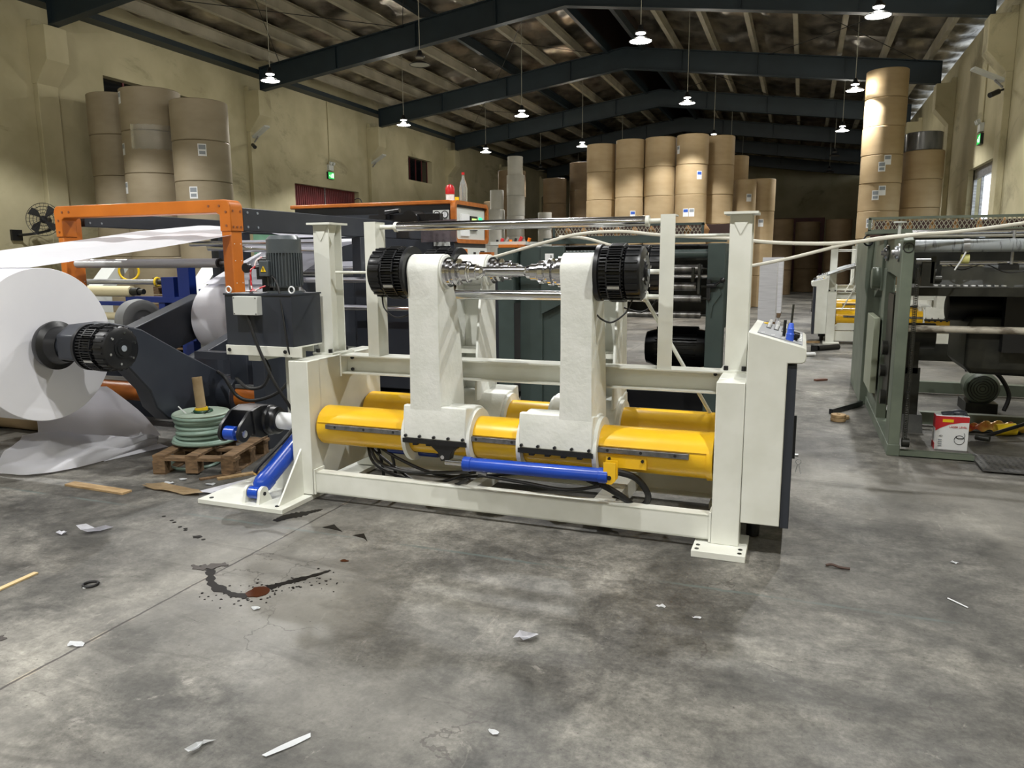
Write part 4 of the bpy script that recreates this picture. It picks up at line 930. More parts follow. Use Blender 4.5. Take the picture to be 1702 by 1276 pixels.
# ------------------------------------------------------------------ litter on the floor
def plank(name, p0, p1, wd, h, m, label, cat, z=0):
    p0 = Vector((p0[0], p0[1], z+h/2)); p1 = Vector((p1[0], p1[1], z+h/2)); return MB().bar(p0, p1, wd, h).obj(name, m, label=label, cat=cat, bevel=.001)
plank('wood_plank', (-4.6, 3.6), (-4.06, 3.58), .075, .014, wood, 'thin wooden slat on the floor in front of the waste paper', 'plank')
plank('wood_plank', (-3.40, 2.19), (-3.42, 2.45), .028, .008, mat('pale_wood', 'c9b184', .7), 'pale narrow wooden strip at the left edge of the foreground floor', 'plank')
plank('wood_plank', (-3.72, 4.03), (-3.56, 4.27), .05, .014, wood, 'short wooden slat beside the cream base plate', 'plank')
plank('wood_plank', (-3.83, 3.98), (-3.68, 4.22), .035, .012, wooddark, 'dark short slat lying between the pallet and the cream base plate', 'plank')
def scrap(name, pts, m, label, cat, curl=.02, seed=0, th=.0012):
    rr = random.Random(seed); n = len(pts)
    cxx = sum(p[0] for p in pts)/n; cyy = sum(p[1] for p in pts)/n
    mb = MB(); ring = [mb.bm.verts.new((p[0], p[1], .002+curl*rr.random())) for p in pts]
    mid = [mb.bm.verts.new((cxx+(p[0]-cxx)*.5, cyy+(p[1]-cyy)*.5, .003+curl*.4*rr.random())) for p in pts]; c = mb.bm.verts.new((cxx, cyy, .004+curl*.3))
    for k in range(n): mb.face([ring[k], ring[(k+1) % n], mid[(k+1) % n], mid[k]]); mb.face([mid[k], mid[(k+1) % n], c])
    bmesh.ops.solidify(mb.bm, geom=mb.bm.faces[:], thickness=th)
    return mb.obj(name, m, label=label, cat=cat)
def blob(cxx, cyy, rx, ry, seed, n=14, ang=0, jag=.3):
    rr = random.Random(seed); out = []
    for k in range(n):
        t_ = 2*PI*k/n; r_ = 1+rr.uniform(-jag, jag); x, y = rx*r_*math.cos(t_), ry*r_*math.sin(t_); out.append((cxx+x*math.cos(ang)-y*math.sin(ang), cyy+x*math.sin(ang)+y*math.cos(ang)))
    return out
scrap('cardboard_scrap', blob(-3.83, 3.74, .26, .07, 4, 18, 0, .25), card, 'torn strip of cardboard on the floor before the pallet', 'cardboard', .02)
scrap('paper_scrap', [(-3.73, 2.93), (-3.70, 2.97), (-3.64, 3.0), (-3.6, 3.06), (-3.585, 3.0), (-3.62, 2.95), (-3.67, 2.91)], paper, 'curled white paper strip at left, beyond the dark washer', 'paper scrap', .045, 2)
scrap('paper_scrap', blob(-3.79, 2.885, .035, .022, 3), paper, 'small torn paper piece left of the curled white strip', 'paper scrap')
scrap('paper_sheet', [(-3.62, 3.74), (-3.55, 3.93), (-3.5, 4.06), (-3.4, 3.97), (-3.38, 3.8), (-3.48, 3.72)], paper, 'white paper sheet tucked at the corner of the cream base plate', 'paper', .02, 5)
scrap('paper_scrap', [(-1.005, 2.64), (-.985, 2.665), (-.95, 2.665), (-.925, 2.70), (-.91, 2.68), (-.935, 2.64), (-.97, 2.625)], paper, 'folded white paper scrap in the middle of the foreground floor', 'paper scrap', .035, 1)
scrap('tape_strip', [(-1.475, 1.70), (-1.45, 1.75), (-1.43, 1.79), (-1.40, 1.845), (-1.385, 1.825), (-1.41, 1.77), (-1.44, 1.72), (-1.455, 1.695)], labelw, 'broad whitish strip stuck to the floor at the bottom edge', 'tape', .004, 1)
scrap('paper_strip', [(-1.70, 1.62), (-1.69, 1.66), (-1.695, 1.69), (-1.66, 1.71), (-1.68, 1.68), (-1.672, 1.65), (-1.685, 1.62)], labelw, 'thin curled white strip left of the broad strip at the bottom edge', 'paper scrap', .02, 2)
for k, (x, y, s_) in enumerate(((-3.95, 3.95, .03), (-3.68, 3.92, .035), (-3.98, 3.85, .04), (-2.62, 2.0, .035), (-3.27, 1.9, .02), (-2.15, 2.5, .02), (-.34, 3.07, .018), (-.5, 3.13, .02), (-2.3, 1.35, .02), (.78, 4.1, .02), (-.85, 2.05, .02))):
    where = ['before the pallet, nearest the reel', 'before the pallet, beside the cardboard strip', 'before the pallet, at the left', 'by the slab joint in the foreground', 'at the left of the foreground', 'near the long dark stain', 'right of the foot plate front', 'just beyond the slab seam', 'at the lower left', 'in the right of the floor', 'right of the folded scrap'][k]
    scrap('paper_scrap', blob(x, y, s_, s_*.6, k+20, 9), labelw, 'tiny white paper crumb on the floor '+where, 'paper scrap', .01, k)
MB().cyl((.68, 3.64, .004), (.745, 3.565, .004), .003, 8).obj('white_straw', labelw, label='thin white straw lying on the floor at the right', cat='straw')
m = MB(); m.tube([(.185, 3.845, .006), (.21, 3.85, .012), (.25, 3.835, .008), (.292, 3.828, .01)], .007, 6); m.obj('dry_twig', mat('twig', '4b3a33', .8), label='dark twig on the floor right of the console', cat='twig')
t = MB().torus((-3.05, 2.44, .006), (0, 0, 1), .032, .006, 24, 6).obj('rubber_washer', blackr, label='dark rubber washer on the floor in the left foreground', cat='washer')
MB().cyl((-3.05, 2.41, 0), (-3.05, 2.41, .004), .01, 10).obj('washer_fleck', labelw, label='white fleck beside the rubber washer', cat='paper scrap')
# oil stains with shapes of their own
def stain(pts, m, label, z=.0012):
    mb = MB(); mb.face([mb.bm.verts.new((p[0], p[1], z)) for p in pts])
    ex = bmesh.ops.extrude_face_region(mb.bm, geom=mb.bm.faces[:]); [setattr(v.co, 'z', z+.001) for v in ex['geom'] if isinstance(v, bmesh.types.BMVert)]
    return mb.obj('oil_stain', m, label=label, cat='oil stain')
def ribbon(path, wds):
    L_, R_ = [], []; P = []; W = []; rr = random.Random(int(abs(path[0][0])*1000))
    for i in range(len(path)-1):
        for k in range(6):
            t_ = k/6; P.append((path[i][0]+(path[i+1][0]-path[i][0])*t_, path[i][1]+(path[i+1][1]-path[i][1])*t_)); W.append((wds[i]+(wds[i+1]-wds[i])*t_)*rr.uniform(.55, 1.5))
    path = P+[path[-1]]; wds = W+[wds[-1]]
    for i, p in enumerate(path):
        a = Vector(path[max(i-1, 0)]); b = Vector(path[min(i+1, len(path)-1)]); d = (b-a).normalized(); n = Vector((-d.y, d.x)); p = Vector(p); L_.append(tuple(p+n*wds[i])); R_.append(tuple(p-n*wds[i]))
    return L_+R_[::-1]
stain(ribbon([(-2.67, 2.80), (-2.63, 2.757), (-2.53, 2.65), (-2.44, 2.61), (-2.34, 2.585), (-2.27, 2.60)], [.014, .02, .016, .022, .018, .028]), oil, 'long dark oil streak with rusty middle, crossing the slab joint in the foreground')
stain(blob(-2.255, 2.645, .05, .055, 5, 16, .6, .15), oilrust, 'rusty brown pool in the middle of the long oil streak', .0018)
stain(ribbon([(-2.24, 2.70), (-2.216, 2.75), (-2.161, 2.83), (-2.107, 2.92), (-2.085, 2.97)], [.03, .022, .018, .014, .008]), oil, 'right hand tail of the long oil streak, running away from the rusty pool', .0015)
stain(ribbon([(-2.775, 2.79), (-2.72, 2.77), (-2.68, 2.80), (-2.63, 2.85), (-2.6, 2.84)], [.006, .022, .03, .018, .006]), mat('brown_wet', '2b221b', .5), 'brown wet smear on the slab joint at the head of the long oil streak', .002)
stain(ribbon([(-2.80, 3.465), (-2.782, 3.55), (-2.73, 3.62), (-2.69, 3.69), (-2.66, 3.74)], [.015, .05, .04, .025, .006]), oil, 'dark puddle just in front of the cream base plate corner')
stain([(-2.475, 3.47), (-2.44, 3.535), (-2.4, 3.5), (-2.33, 3.45), (-2.40, 3.465)], oil, 'small triangular wet patch under the lower beam, the left of two')
stain([(-2.245, 3.42), (-2.2, 3.465), (-2.12, 3.37), (-2.16, 3.40)], oil, 'small triangular wet patch under the lower beam, the right of two')
stain(blob(-3.04, 3.11, .03, .02, 3), oil, 'round black oil drop on the floor left of the base plate puddle')
stain(blob(-2.088, 3.096, .02, .016, 2), oilrust, 'small rusty drop beyond the tail of the long oil streak')
stain(blob(-2.97, 1.93, .05, .02, 9, 14, .3, .5), mat('dull_stain', '3b3532', .6), 'dull dark smudge at the left of the foreground, before the slab joint')
mb = MB(); rr = random.Random(5)
for k in range(95):
    u = rr.random(); cx_ = -2.45+.42*u+rr.gauss(0, .06); cy_ = 2.56+.33*u*u+rr.gauss(0, .055); s_ = rr.uniform(.002, .007)
    mb.lathe((cx_, cy_, .0006), (0, 0, 1), [(0, 0), (0, s_), (.0012, s_), (.0012, 0)], 7)
for (x, y) in ((-3.48, 3.31), (-3.38, 3.27), (-3.34, 3.25), (-3.25, 3.2), (-3.2, 3.19), (-3.18, 3.17), (-2.98, 3.09)): mb.lathe((x, y, .0006), (0, 0, 1), [(0, 0), (0, .012), (.0012, .012), (.0012, 0)], 8)
o = mb.obj('oil_spatter', oil, label='fine oil droplets spattered round the long oil streak', cat='oil stain', kind='stuff')

# ------------------------------------------------------------------ dark green machine behind the stand
def mesh_guard(par, x0, x1, y, z0, z1, fm, pitch=.032):
    f = MB().box(x0, x1, y-.012, y+.012, z1-.012, z1+.008).box(x0, x1, y-.012, y+.012, z0-.01, z0+.008).box(x0, x0+.02, y-.012, y+.012, z0, z1).box(x1-.02, x1, y-.012, y+.012, z0, z1).obj('guard_frame', fm, par)
    m = MB(); h = z1-z0; k = x0-h*.6; w_ = h*.6
    while k < x1:
        for (a, b) in ((k, k+w_), (k+w_, k)):
            za, zb = z0, z1
            (xa_, xb_) = (a, b)
            # clip to the frame
            def cl(xp, zp, xq, zq):
                if xp < x0: t_ = (x0-xp)/(xq-xp); return x0, zp+(zq-zp)*t_
                if xp > x1: t_ = (x1-xp)/(xq-xp); return x1, zp+(zq-zp)*t_
                return xp, zp
            if max(a, b) <= x0 or min(a, b) >= x1: continue
            p = cl(a, za, b, zb); q = cl(b, zb, a, za)
            m.bar((p[0], y, p[1]), (q[0], y, q[1]), .003, .005)
        k += pitch
    m.obj('expanded_metal_mesh', mat('galvanised_wire', 'a9a798', .4, .5), f)
beltm = mat('tan_belt', 'cf9d68', .7, col2='a87a4e', scale=12)
steeldk = mat('dark_red_slats', '3b241f', .6)
t = thing('cross_cutter', (-1.45, 7.5, 0), 'dark green paper machine with mesh guard and worn rollers, standing behind the cream stand', 'machine')
m = MB().box(-.745, -.6, 6.6, 6.75, 0, 1.62).box(-.66, -.6, 6.75, 8.7, .9, 1.62).box(-.745, -.6, 8.5, 8.7, 0, 1.62).box(-.66, -.6, 6.75, 8.7, 0, .12)
sf = m.obj('side_frame', dgreen, t, bevel=.006)
m = MB().box(-2.42, -2.2, 6.6, 6.72, 0, 1.61).box(-2.42, -2.3, 6.72, 8.7, 0, 1.6); m.obj('side_frame', dgreen, t, bevel=.008)
pb = MB().prism([(-2.2, 1.61), (-2.2, 1.0), (-2.0, 1.1), (-1.98, 1.61)], 'y', 6.55, 6.6).box(-2.36, -2.0, 6.62, 6.66, 0, 1.25).box(-1.99, -1.7, 6.66, 6.7, .1, 1.1).obj('front_panel', dgreen, t, bevel=.004)
B(-2.16, -2.08, 6.545, 6.549, 1.43, 1.545).obj('barcode_sticker', labelw, pb)
m = MB()
for i in range(7): m.box(-2.11+.003*0, -2.095, 6.542, 6.545, 1.45+.012*i, 1.456+.012*i)
m.obj('barcode_print', ink, pb)
B(-2.6, -2.41, 6.52, 6.9, 1.6, 1.63).obj('orange_top', orange, t, bevel=.004); B(-2.6, -2.43, 6.5, 6.9, 1.1, 1.60).obj('side_box', dgreen, t); B(-2.59, -2.44, 6.49, 6.5, .1, 1.58).obj('cabinet_door', dgreen, t)
B(-2.75, -2.4, 6.7, 7.4, 1.63, 1.66).obj('tool_tray', greyplastic, t)
for i in range(8): MB().cyl((-2.72+.045*i, 6.8, 1.66), (-2.72+.045*i+.01*(i % 3), 6.8, 1.68+.012*(i % 3)), .012+.004*(i % 2), 8).obj('tray_fitting', [blackp, redp, steel2, orgp][i % 4], t)
MB().box(-2.2, -.6, 6.62, 6.7, 1.63, 1.68).obj('top_rail', dgreen, t)
mesh_guard(t, -2.15, -.8, 6.75, 1.69, 1.79, dgreen)
for i in range(9): x = -2.06+.155*i; MB().prism([(x, 1.68), (x+.035, 1.68), (x+.055, 1.74), (x+.02, 1.79), (x-.005, 1.74)], 'y', 6.83, 6.86).obj('belt', beltm, t)
MB().box(-2.15, -.6, 6.95, 6.97, 1.68, 1.79).obj('slats', steeldk, t)
for (z, r, mm, y, x1) in ((1.535, .037, dgreen, 6.7, -.745), (1.405, .036, dirtysteel, 6.72, -.80), (1.345, .017, steel, 6.65, -.745), (1.255, .036, dirtysteel, 6.68, -.84), (1.15, .03, dirtysteel, 6.72, -.80), (1.01, .03, dirtysteel, 6.72, -.80), (1.60, .02, blackr, 6.9, -.745)):
    q = MB().cyl((-2.2, y, z), (x1, y, z), r, 24).obj('roller', mm, t)
    if x1 < -.76: MB().cyl((x1, y, z), (-.745, y, z), r*.35, 12).obj('journal', darkiron, q)
m = MB().prism([(6.58, 1.2), (6.6, 1.45), (6.66, 1.45), (6.66, 1.18)], 'x', -.82, -.80).cyl((-.86, 6.6, 1.3), (-.86, 6.6, 1.42), .015, 10).obj('roller_bracket', darkiron, t)
m = MB().cyl((-.74, 6.57, 1.27), (-.66, 6.57, 1.27), .022, 16).cyl((-.68, 6.56, 1.27), (-.62, 6.54, 1.31), .01, 10).sph((-.61, 6.54, 1.315), .022).box(-.74, -.71, 6.56, 6.6, 1.15, 1.32); m.obj('crank_handle', blackp, t)
MB().prism([(-.70, 1.0), (-.72, 1.13), (-.64, 1.25), (-.62, 1.2), (-.69, 1.1)], 'y', 6.585, 6.6).obj('handle_bracket', dgreen, t)
mo = MB().lathe((-1.42, 7.6, .62), (1, 0, 0), [(0, 0), (0, .16), (.1, .19), (.5, .19), (.52, .19), (.62, .17), (.62, 0)], 12).obj('drive_motor', blackp, t)
m = MB()
for k in range(24):
    a = 2*PI*k/24; M = Matrix(((1, 0, 0, -1.32), (0, math.cos(a), -math.sin(a), 7.6), (0, math.sin(a), math.cos(a), .62), (0, 0, 0, 1))); m.box(0, .4, .19, .215, -.004, .004, M)
m.obj('motor_fins', blackp, mo); MB().torus((-1.22, 7.55, .85), (0, 1, 0), .028, .008, 20, 6).obj('lifting_eye', steel2, mo)
MB().box(-1.75, -.78, 7.3, 7.9, .05, .42).obj('gearbox', blackp, t)
MB().box(-1.9, -1.68, 7.0, 7.6, 0, 1.3).obj('inner_column', darkiron, t)
m = MB().box(-2.3, -.66, 7.0, 7.06, 1.48, 1.6).box(-2.3, -.66, 7.2, 8.4, 1.42, 1.6); m.obj('deck', darkiron, t)
MB().box(-2.3, -.66, 7.9, 8.0, .93, 1.6).obj('dark_interior_sheet', darkiron, t)  # dark sheet added to stand in for the dark interior behind the rollers
MB().box(-2.3, -.66, 6.7, 6.8, .03, .15).obj('base_beam', dgreen, t); MB().cyl((-2.2, 6.9, .33), (-.66, 6.9, .33), .04, 20).obj('base_tube', greyplastic, t)
m = MB().box(-.6, -.55, 6.9, 7.3, .3, 1.56).cyl((-.56, 7.2, 1.5), (-.46, 7.2, 1.5), .06, 20).cyl((-.56, 7.1, 1.35), (-.45, 7.1, 1.35), .04, 16).cyl((-.5, 7.1, 1.55), (-.5, 7.1, 1.64), .012, 8).cyl((-.5, 7.1, 1.63), (-.5, 7.1, 1.645), .03, 16).box(-.58, -.47, 6.98, 7.2, 1.15, 1.2); m.obj('side_gears', darkiron, t)
m = MB().prism([(-.55, .75), (-.5, .75), (-.44, 1.42), (-.5, 1.42)], 'y', 7.2, 7.26).prism([(-.50, .95), (-.44, .95), (-.36, .70), (-.42, .70)], 'y', 7.0, 7.05); m.obj('side_strut', dgreen, t)
q = MB().lathe((-.42, 9.0, 0), (0, 0, 1), [(0, 0), (0, .16), (.44, .2), (.46, .21), (.47, .19), (.1, .16)], 28); q.obj('waste_bin', blackr, label='black plastic bin standing beyond the control console', cat='bin')

# ------------------------------------------------------------------ grey-green machine on the right
t = thing('slitting_machine', (1.9, 7.6, 0), 'old grey green paper machine with long rollers and mesh guard, at the right edge', 'machine')
X0, X1, XE = .68, .76, 3.12
def side(xa, xb, par):
    m = MB().box(xa, xb, 6.28, 6.5, .0, 1.62)
    m.box(xa, xb, 7.32, 7.56, 0, 1.4)
    m.prism([(6.29, 1.30), (6.5, 1.34), (7.1, 1.37), (7.32, 1.37), (8.4, 1.1), (8.4, 1.55), (7.6, 1.66), (6.4, 1.665), (6.29, 1.62)], 'x', xa+.006, xb-.006)
    m.box(xa-.004, xb+.004, 6.276, 10.3, 0, .09).box(xa+.006, xb-.006, 7.56, 10.3, .09, .22)
    return m.obj('side_frame', green, par, bevel=.005)
sf = side(X0, X1, t); side(XE, XE+.08, t)
cb = MB().box(.615, .665, 7.35, 8.05, .30, .97).obj('electric_cabinet', mat('pale_green_paint', '9aa08c', .5), sf, bevel=.004)
MB().prism([(.62, 0), (.78, 0), (.78, 1.70), (.62, 1.70), (.60, 1.62), (.60, 1.2), (.62, 1.1)], 'y', 8.45, 10.0).obj('rear_column', green, sf, bevel=.008)
MB().box(.66, .7, 7.5, 10.3, 1.2, 1.68).obj('upper_cover', green, sf, bevel=.006)
for y in (6.46, 7.3):
    fb = MB().lathe((.68, y, 1.53), (-1, 0, 0), [(0, 0), (0, .068), (.012, .068), (.015, .04), (.035, .038), (.035, .02), (.055, .018), (.055, 0)], 28).obj('flange_bearing', steel2, sf)
    bolts([(.67, y+.055*math.cos(a), 1.53+.055*math.sin(a)) for a in (.8, 2.4, 3.9, 5.5)], (-1, 0, 0), .009, .014).obj('bolts', labelg, fb)
MB().lathe((.67, 7.62, 1.31), (-1, 0, 0), [(0, 0), (0, .095), (.075, .095), (.08, .085), (.08, 0)], 32).obj('round_housing', green, sf)
hw = MB().torus((.60, 8.4, 1.66), (.6, -1, 0), .05, .009, 28, 8).cyl((.60, 8.4, 1.66), (.64, 8.5, 1.66), .012, 12).obj('handwheel', blackp, sf)
m = MB().cyl((.70, 6.75, 1.665), (.70, 6.75, 1.76), .012, 12).lathe((.70, 6.75, 1.76), (0, 0, 1), [(0, 0), (0, .045), (.012, .045), (.012, 0)], 20); m.obj('adjusting_knob', greyplastic, sf)
MB().cyl((.6, 7.9, 1.7), (.66, 7.0, 1.68), .03, 14).obj('rusty_spring', mat('rusty_spring', '4d2a22', .7), sf)
for (y, z, r) in ((7.0, .75, .06), (7.05, .55, .05), (6.9, .35, .06), (7.9, .8, .09), (7.8, .6, .05)): MB().cyl((.66, y, z), (.80, y, z), r, 20).obj('drive_gear', darkiron, sf)
B(.7, .78, 6.8, 7.2, .3, 1.2).obj('gear_plate', darkiron, sf)
cn = MB().torus((.72, 6.275, 1.563), (0, 1, 0), .034, .003, 32, 6).obj('stamped_number_ring', ink, sf)
text_part('1', .05, frameM((.72, 6.276, 1.563), (1, 0, 0), (0, 0, 1)), ink, cn, 'stamped_number')
cn = MB().torus((.672, 8.9, 1.6), (1, 0, 0), .034, .003, 24, 6).obj('stamped_number_ring', ink, sf)
# roller chain
m = MB()
for i in range(96): z = .12+1.3*i/96; m.box(.79, .806, 6.32, 6.34, z, z+.009); 
for xx in (.783, .81): m.box(xx, xx+.003, 6.322, 6.338, .12, 1.42)
m.obj('drive_chain', darkiron, t); MB().cyl((.78, 6.33, .1), (.83, 6.33, .1), .035, 18).obj('chain_sprocket', darkiron, t)
m = MB().box(.76, 1.26, 6.28, 6.288, 0, .045).box(.76, 1.26, 6.34, 6.348, 0, .045).box(.76, 1.26, 6.28, 6.348, 0, .008).obj('floor_channel', green, t)
cp = MB().box(1.26, 2.1, 5.98, 6.46, .012, .022); cp_ = cp.obj('checker_plate', mat('checker_steel', '7c7c7d', .45, .6, col2='636364', scale=6), label='steel checker plate on the floor at the right edge, before the grey green machine', cat='floor plate')
m = MB()
for i in range(20):
    for j in range(11):
        a = PI/4 if (i+j) % 2 else -PI/4; M = Matrix.Translation((1.29+.042*i, 6.0+.042*j, .022)) @ Matrix.Rotation(a, 4, 'Z'); m.box(-.012, .012, -.003, .003, 0, .003, M)
off = cp_.location
pt = m.obj('raised_tread_pattern', mat('checker_steel', '7c7c7d'), cp_)
# members across
greyroll = mat('scratched_grey_roller', '9aa0a4', .4, col2='4a4d50', scale=9, stretch=(6, 1, 1), lo=.3, hi=.42)
gr = MB().cyl((X1, 6.38, 1.575), (XE, 6.38, 1.575), .046, 32).obj('long_grey_roller', greyroll, t)
for x in (1.08, 1.62): 
    MB().cyl((x, 6.38, 1.575), (x+.04, 6.38, 1.575), .05, 24).obj('roller_ring', steel2, gr); MB().cyl((x, 6.4, 1.48), (x+.05, 6.4, 1.48), .035, 20).obj('press_wheel', mat('pale_yellow_rubber', 'c9c67a', .5), gr)
MB().cyl((X1, 6.5, 1.675), (XE, 6.5, 1.675), .02, 16).obj('chrome_pipe', steel, t); MB().cyl((X1, 6.9, 1.665), (XE, 6.9, 1.665), .02, 16).obj('white_pipe', cablew, t)
MB().cyl((X1, 7.2, 1.62), (XE, 7.2, 1.62), .03, 16).obj('grey_pipe', steel2, t)
mesh_guard(t, .49, XE, 6.98, 1.71, 1.81, green)
for i in range(15): x = .62+.165*i; MB().prism([(x, 1.70), (x+.03, 1.70), (x+.04, 1.75), (x+.02, 1.8), (x, 1.75)], 'y', 7.05, 7.07).obj('belt', beltm, t)
MB().box(.55, XE, 7.12, 7.14, 1.70, 1.79).obj('slats', steeldk, t)
MB().box(.49, 3.1, 6.96, 7.3, 1.685, 1.705).obj('top_rail', green, t)
MB().cyl((X1+.2, 6.5, 1.45), (XE, 6.5, 1.45), .014, 16).obj('thin_shaft', steel, t)
cp = MB().box(.99, 1.27, 6.6, 6.62, 1.29, 1.42).box(1.27, 2.9, 6.64, 6.66, 1.27, 1.44).obj('steel_cover', mat('dull_steel', '84888b', .5, .4, col2='6c6f72', scale=5), t)
MB().box(.85, XE, 7.9, 7.95, 1.25, 1.6).obj('back_plate', darkiron, t)
MB().box(.99, 1.27, 6.58, 6.62, 1.425, 1.44).obj('cover_rail', steel, cp)
m = MB()
for i in range(12): m.box(.85+.05*i, .875+.05*i, 6.6, 6.64, 1.275, 1.285)
m.obj('white_teeth', labelw, t)
MB().box(.8, 3.1, 6.6, 7.5, 1.2, 1.265).obj('knife_beam', darkiron, t)
for x, z in ((.8, 1.46), (.84, 1.38), (.88, 1.33)): MB().cyl((x, 6.5, z), (x+.1, 6.5, z), .025, 16).obj('bracket_knob', steel2 if x < .83 else darkiron, t)
m = MB().box(.84, .92, 6.45, 6.6, 1.28, 1.46).box(.90, .93, 6.45, 6.5, 1.3, 1.5); m.obj('bracket_block', darkiron, t)
rl = MB().lathe((1.15, 7.3, 1.08), (1, 0, 0), [(0, 0), (0, .08), (.01, .115), (1.9, .115), (1.9, 0)], 40).obj('black_rubber_roller', blackr, t)
MB().cyl((X1, 6.6, .948), (XE, 6.6, .948), .027, 20).obj('dirty_white_pipe', mat('dirty_white_pipe', 'b9b3a6', .5, col2='6e665a', scale=8, stretch=(1, 2, 2), lo=.35, hi=.5), t)
m = MB().box(.85, 1.0, 7.3, 7.6, .12, .55).cyl((.83, 7.4, .82), (1.1, 7.4, .82), .11, 24).box(.86, .98, 7.3, 7.5, .5, .8).prism([(7.2, .0), (7.7, .0), (7.55, .14), (7.3, .14)], 'x', .82, 1.04); m.obj('gear_motor', darkiron, t)
bd = MB().prism([(1.27, .62), (1.32, .56), (XE, .52), (XE, 1.0), (1.3, 1.02), (1.27, .95)], 'y', 7.0, 7.8).obj('machine_body', darkiron, t, bevel=.02)
MB().box(1.5, XE, 6.9, 7.0, .75, 1.2).obj('inner_housing', blackr, bd)
mo = MB().lathe((1.68, 8.5, .24), (0, -1, 0), [(-.2, 0), (-.2, .12), (.06, .15), (.16, .155), (.19, .13), (.2, 0)], 32).obj('floor_motor', green, t)
m = MB()
for i in range(5): m.torus((1.68, 8.305-.004, .24), (0, 1, 0), .025*(i+1), .004, 24, 5)
m.obj('fan_grille', darkiron, mo); B(1.55, 1.82, 8.3, 8.7, 0, .1).obj('motor_foot', darkiron, mo)
MB().tube([(1.52, 8.3, .42), (1.65, 8.25, .46), (1.8, 8.3, .38), (1.9, 8.3, .2), (1.86, 8.25, .05)], .02, 8).obj('motor_cable', blackr, mo)
MB().box(X1, XE, 7.5, 7.58, .02, .13).obj('base_beam', green, t); MB().box(X1, XE, 9.3, 9.4, .02, .14).obj('base_beam', green, t); MB().box(X1, XE, 9.9, 9.95, .3, .5).obj('rear_beam', darkiron, t)
MB().cyl((2.2, 6.5, 1.3), (2.2, 6.5, 1.68), .012, 10).obj('vertical_rod', steel2, t)
MB().cyl((1.41, 6.45, 1.44), (1.41, 6.45, 1.68), .010, 10).obj('vertical_rod', steel2, t); B(1.34, 1.46, 6.45, 6.5, 1.40, 1.44).obj('rod_clamp', blackp, t)
MB().tube([(1.1, 6.36, 1.53), (1.08, 6.36, 1.48), (1.04, 6.37, 1.40)], .006, 6).obj('white_wire', labelw, t)
MB().tube([(1.0, 6.5, 1.46), (1.1, 6.48, 1.4), (1.25, 6.5, 1.44), (1.4, 6.5, 1.38), (1.6, 6.5, 1.41)], .004, 6).obj('thin_wire', blackr, t)
# floor items by the machine
t = thing('carton_box', (1.16, 6.65, 0), 'small white and red LASER LEVEL carton standing inside the grey green machine', 'box')
M = Matrix.Translation((1.16, 6.68, 0)) @ Matrix.Rotation(-.02, 4, 'Z')
MB().box(-.115, .115, -.06, .06, .0, .27, M).obj('carton', labelw, t, bevel=.002)
m = MB()
pts = [(-.115, .268), (.113, .268), (.113, .225), (.06, .222), (-.02, .205), (-.08, .175), (-.115, .15)]
m.prism([(x+1.16, z) for x, z in pts], 'y', 6.6175, 6.6195).box(1.043, 1.0455, 6.62, 6.735, .17, .268).box(1.043, 1.0455, 6.62, 6.735, .0, .05).obj('red_band', redp, t)
B(1.09, 1.165, 6.6145, 6.6165, .222, .245).obj('yellow_name_plate', yelp, t)
text_part('LASER LEVEL', .022, frameM((1.20, 6.616, .185), (1, 0, 0), (0, 0, 1)), redp, t, 'red_lettering')
m = MB().torus((1.22, 6.617, .12), (0, 1, 0), .03, .0022, 24, 5, PI*.0, PI*1.2).torus((1.215, 6.617, .085), (0, 1, 0), .035, .0022, 24, 5).bar((1.19, 6.617, .1), (1.25, 6.617, .1), .002, .003); m.obj('line_drawing', ink, t)
text_part('4D', .02, frameM((1.085, 6.616, .11), (1, 0, 0), (0, 0, 1)), ink, t, 'black_lettering')
m = MB()
for i in range(4): m.box(1.07, 1.095, 6.616, 6.618, .03+.016*i, .036+.016*i)
m.obj('small_print', labelg, t)
m = MB().sph((1.21, 6.7, .29), .05, 16, 8, (1.2, .8, .45))
for i in range(4): m.tube([(1.17, 6.66+.018*i, .29), (1.13, 6.65+.02*i, .285), (1.09, 6.65+.02*i, .278)], .009, 6)
m.tube([(1.24, 6.68, .29), (1.26, 6.67, .27), (1.265, 6.66, .23)], .014, 6); m.obj('work_glove', navy, label='dark glove lying on top of the white and red carton', cat='glove')
t = thing('hammer', (1.55, 7.2, 0), 'hammer with a black handle lying on the floor at the right edge', 'hammer')
MB().cyl((1.41, 7.05, .03), (1.50, 7.0, .03), .024, 16).obj('hammer_head', darkiron, t); MB().cyl((1.46, 7.04, .035), (1.85, 7.35, .12), .015, 12).obj('hammer_handle', blackr, t)
t = thing('snack_bag', (1.6, 7.4, 0), 'shiny yellow and red plastic bag with drink cans behind the hammer', 'bag')
def bagf(u, v): return (1.38+.5*u, 7.42-.12*v+.1*u, .03+.07*math.sin(PI*v)*math.sin(PI*(.1+.8*u))+.012*math.sin(31*u+9*v))
MB().grid(bagf, 30, 10, .002).obj('bag_film', mat('yellow_bag_foil', 'c9b24a', .25, .3, col2='8e2020', scale=5, coat=.5), t)
MB().cyl((1.30, 7.4, .045), (1.38, 7.45, .045), .04, 20).obj('drink_can', steel2, t)
t = MB().cyl((1.60, 7.3, .05), (1.75, 7.33, .06), .05, 20).obj('yellow_tin', mat('yellow_tin', 'd9b920', .35), label='yellow and red tin lying on the bag behind the hammer', cat='tin')
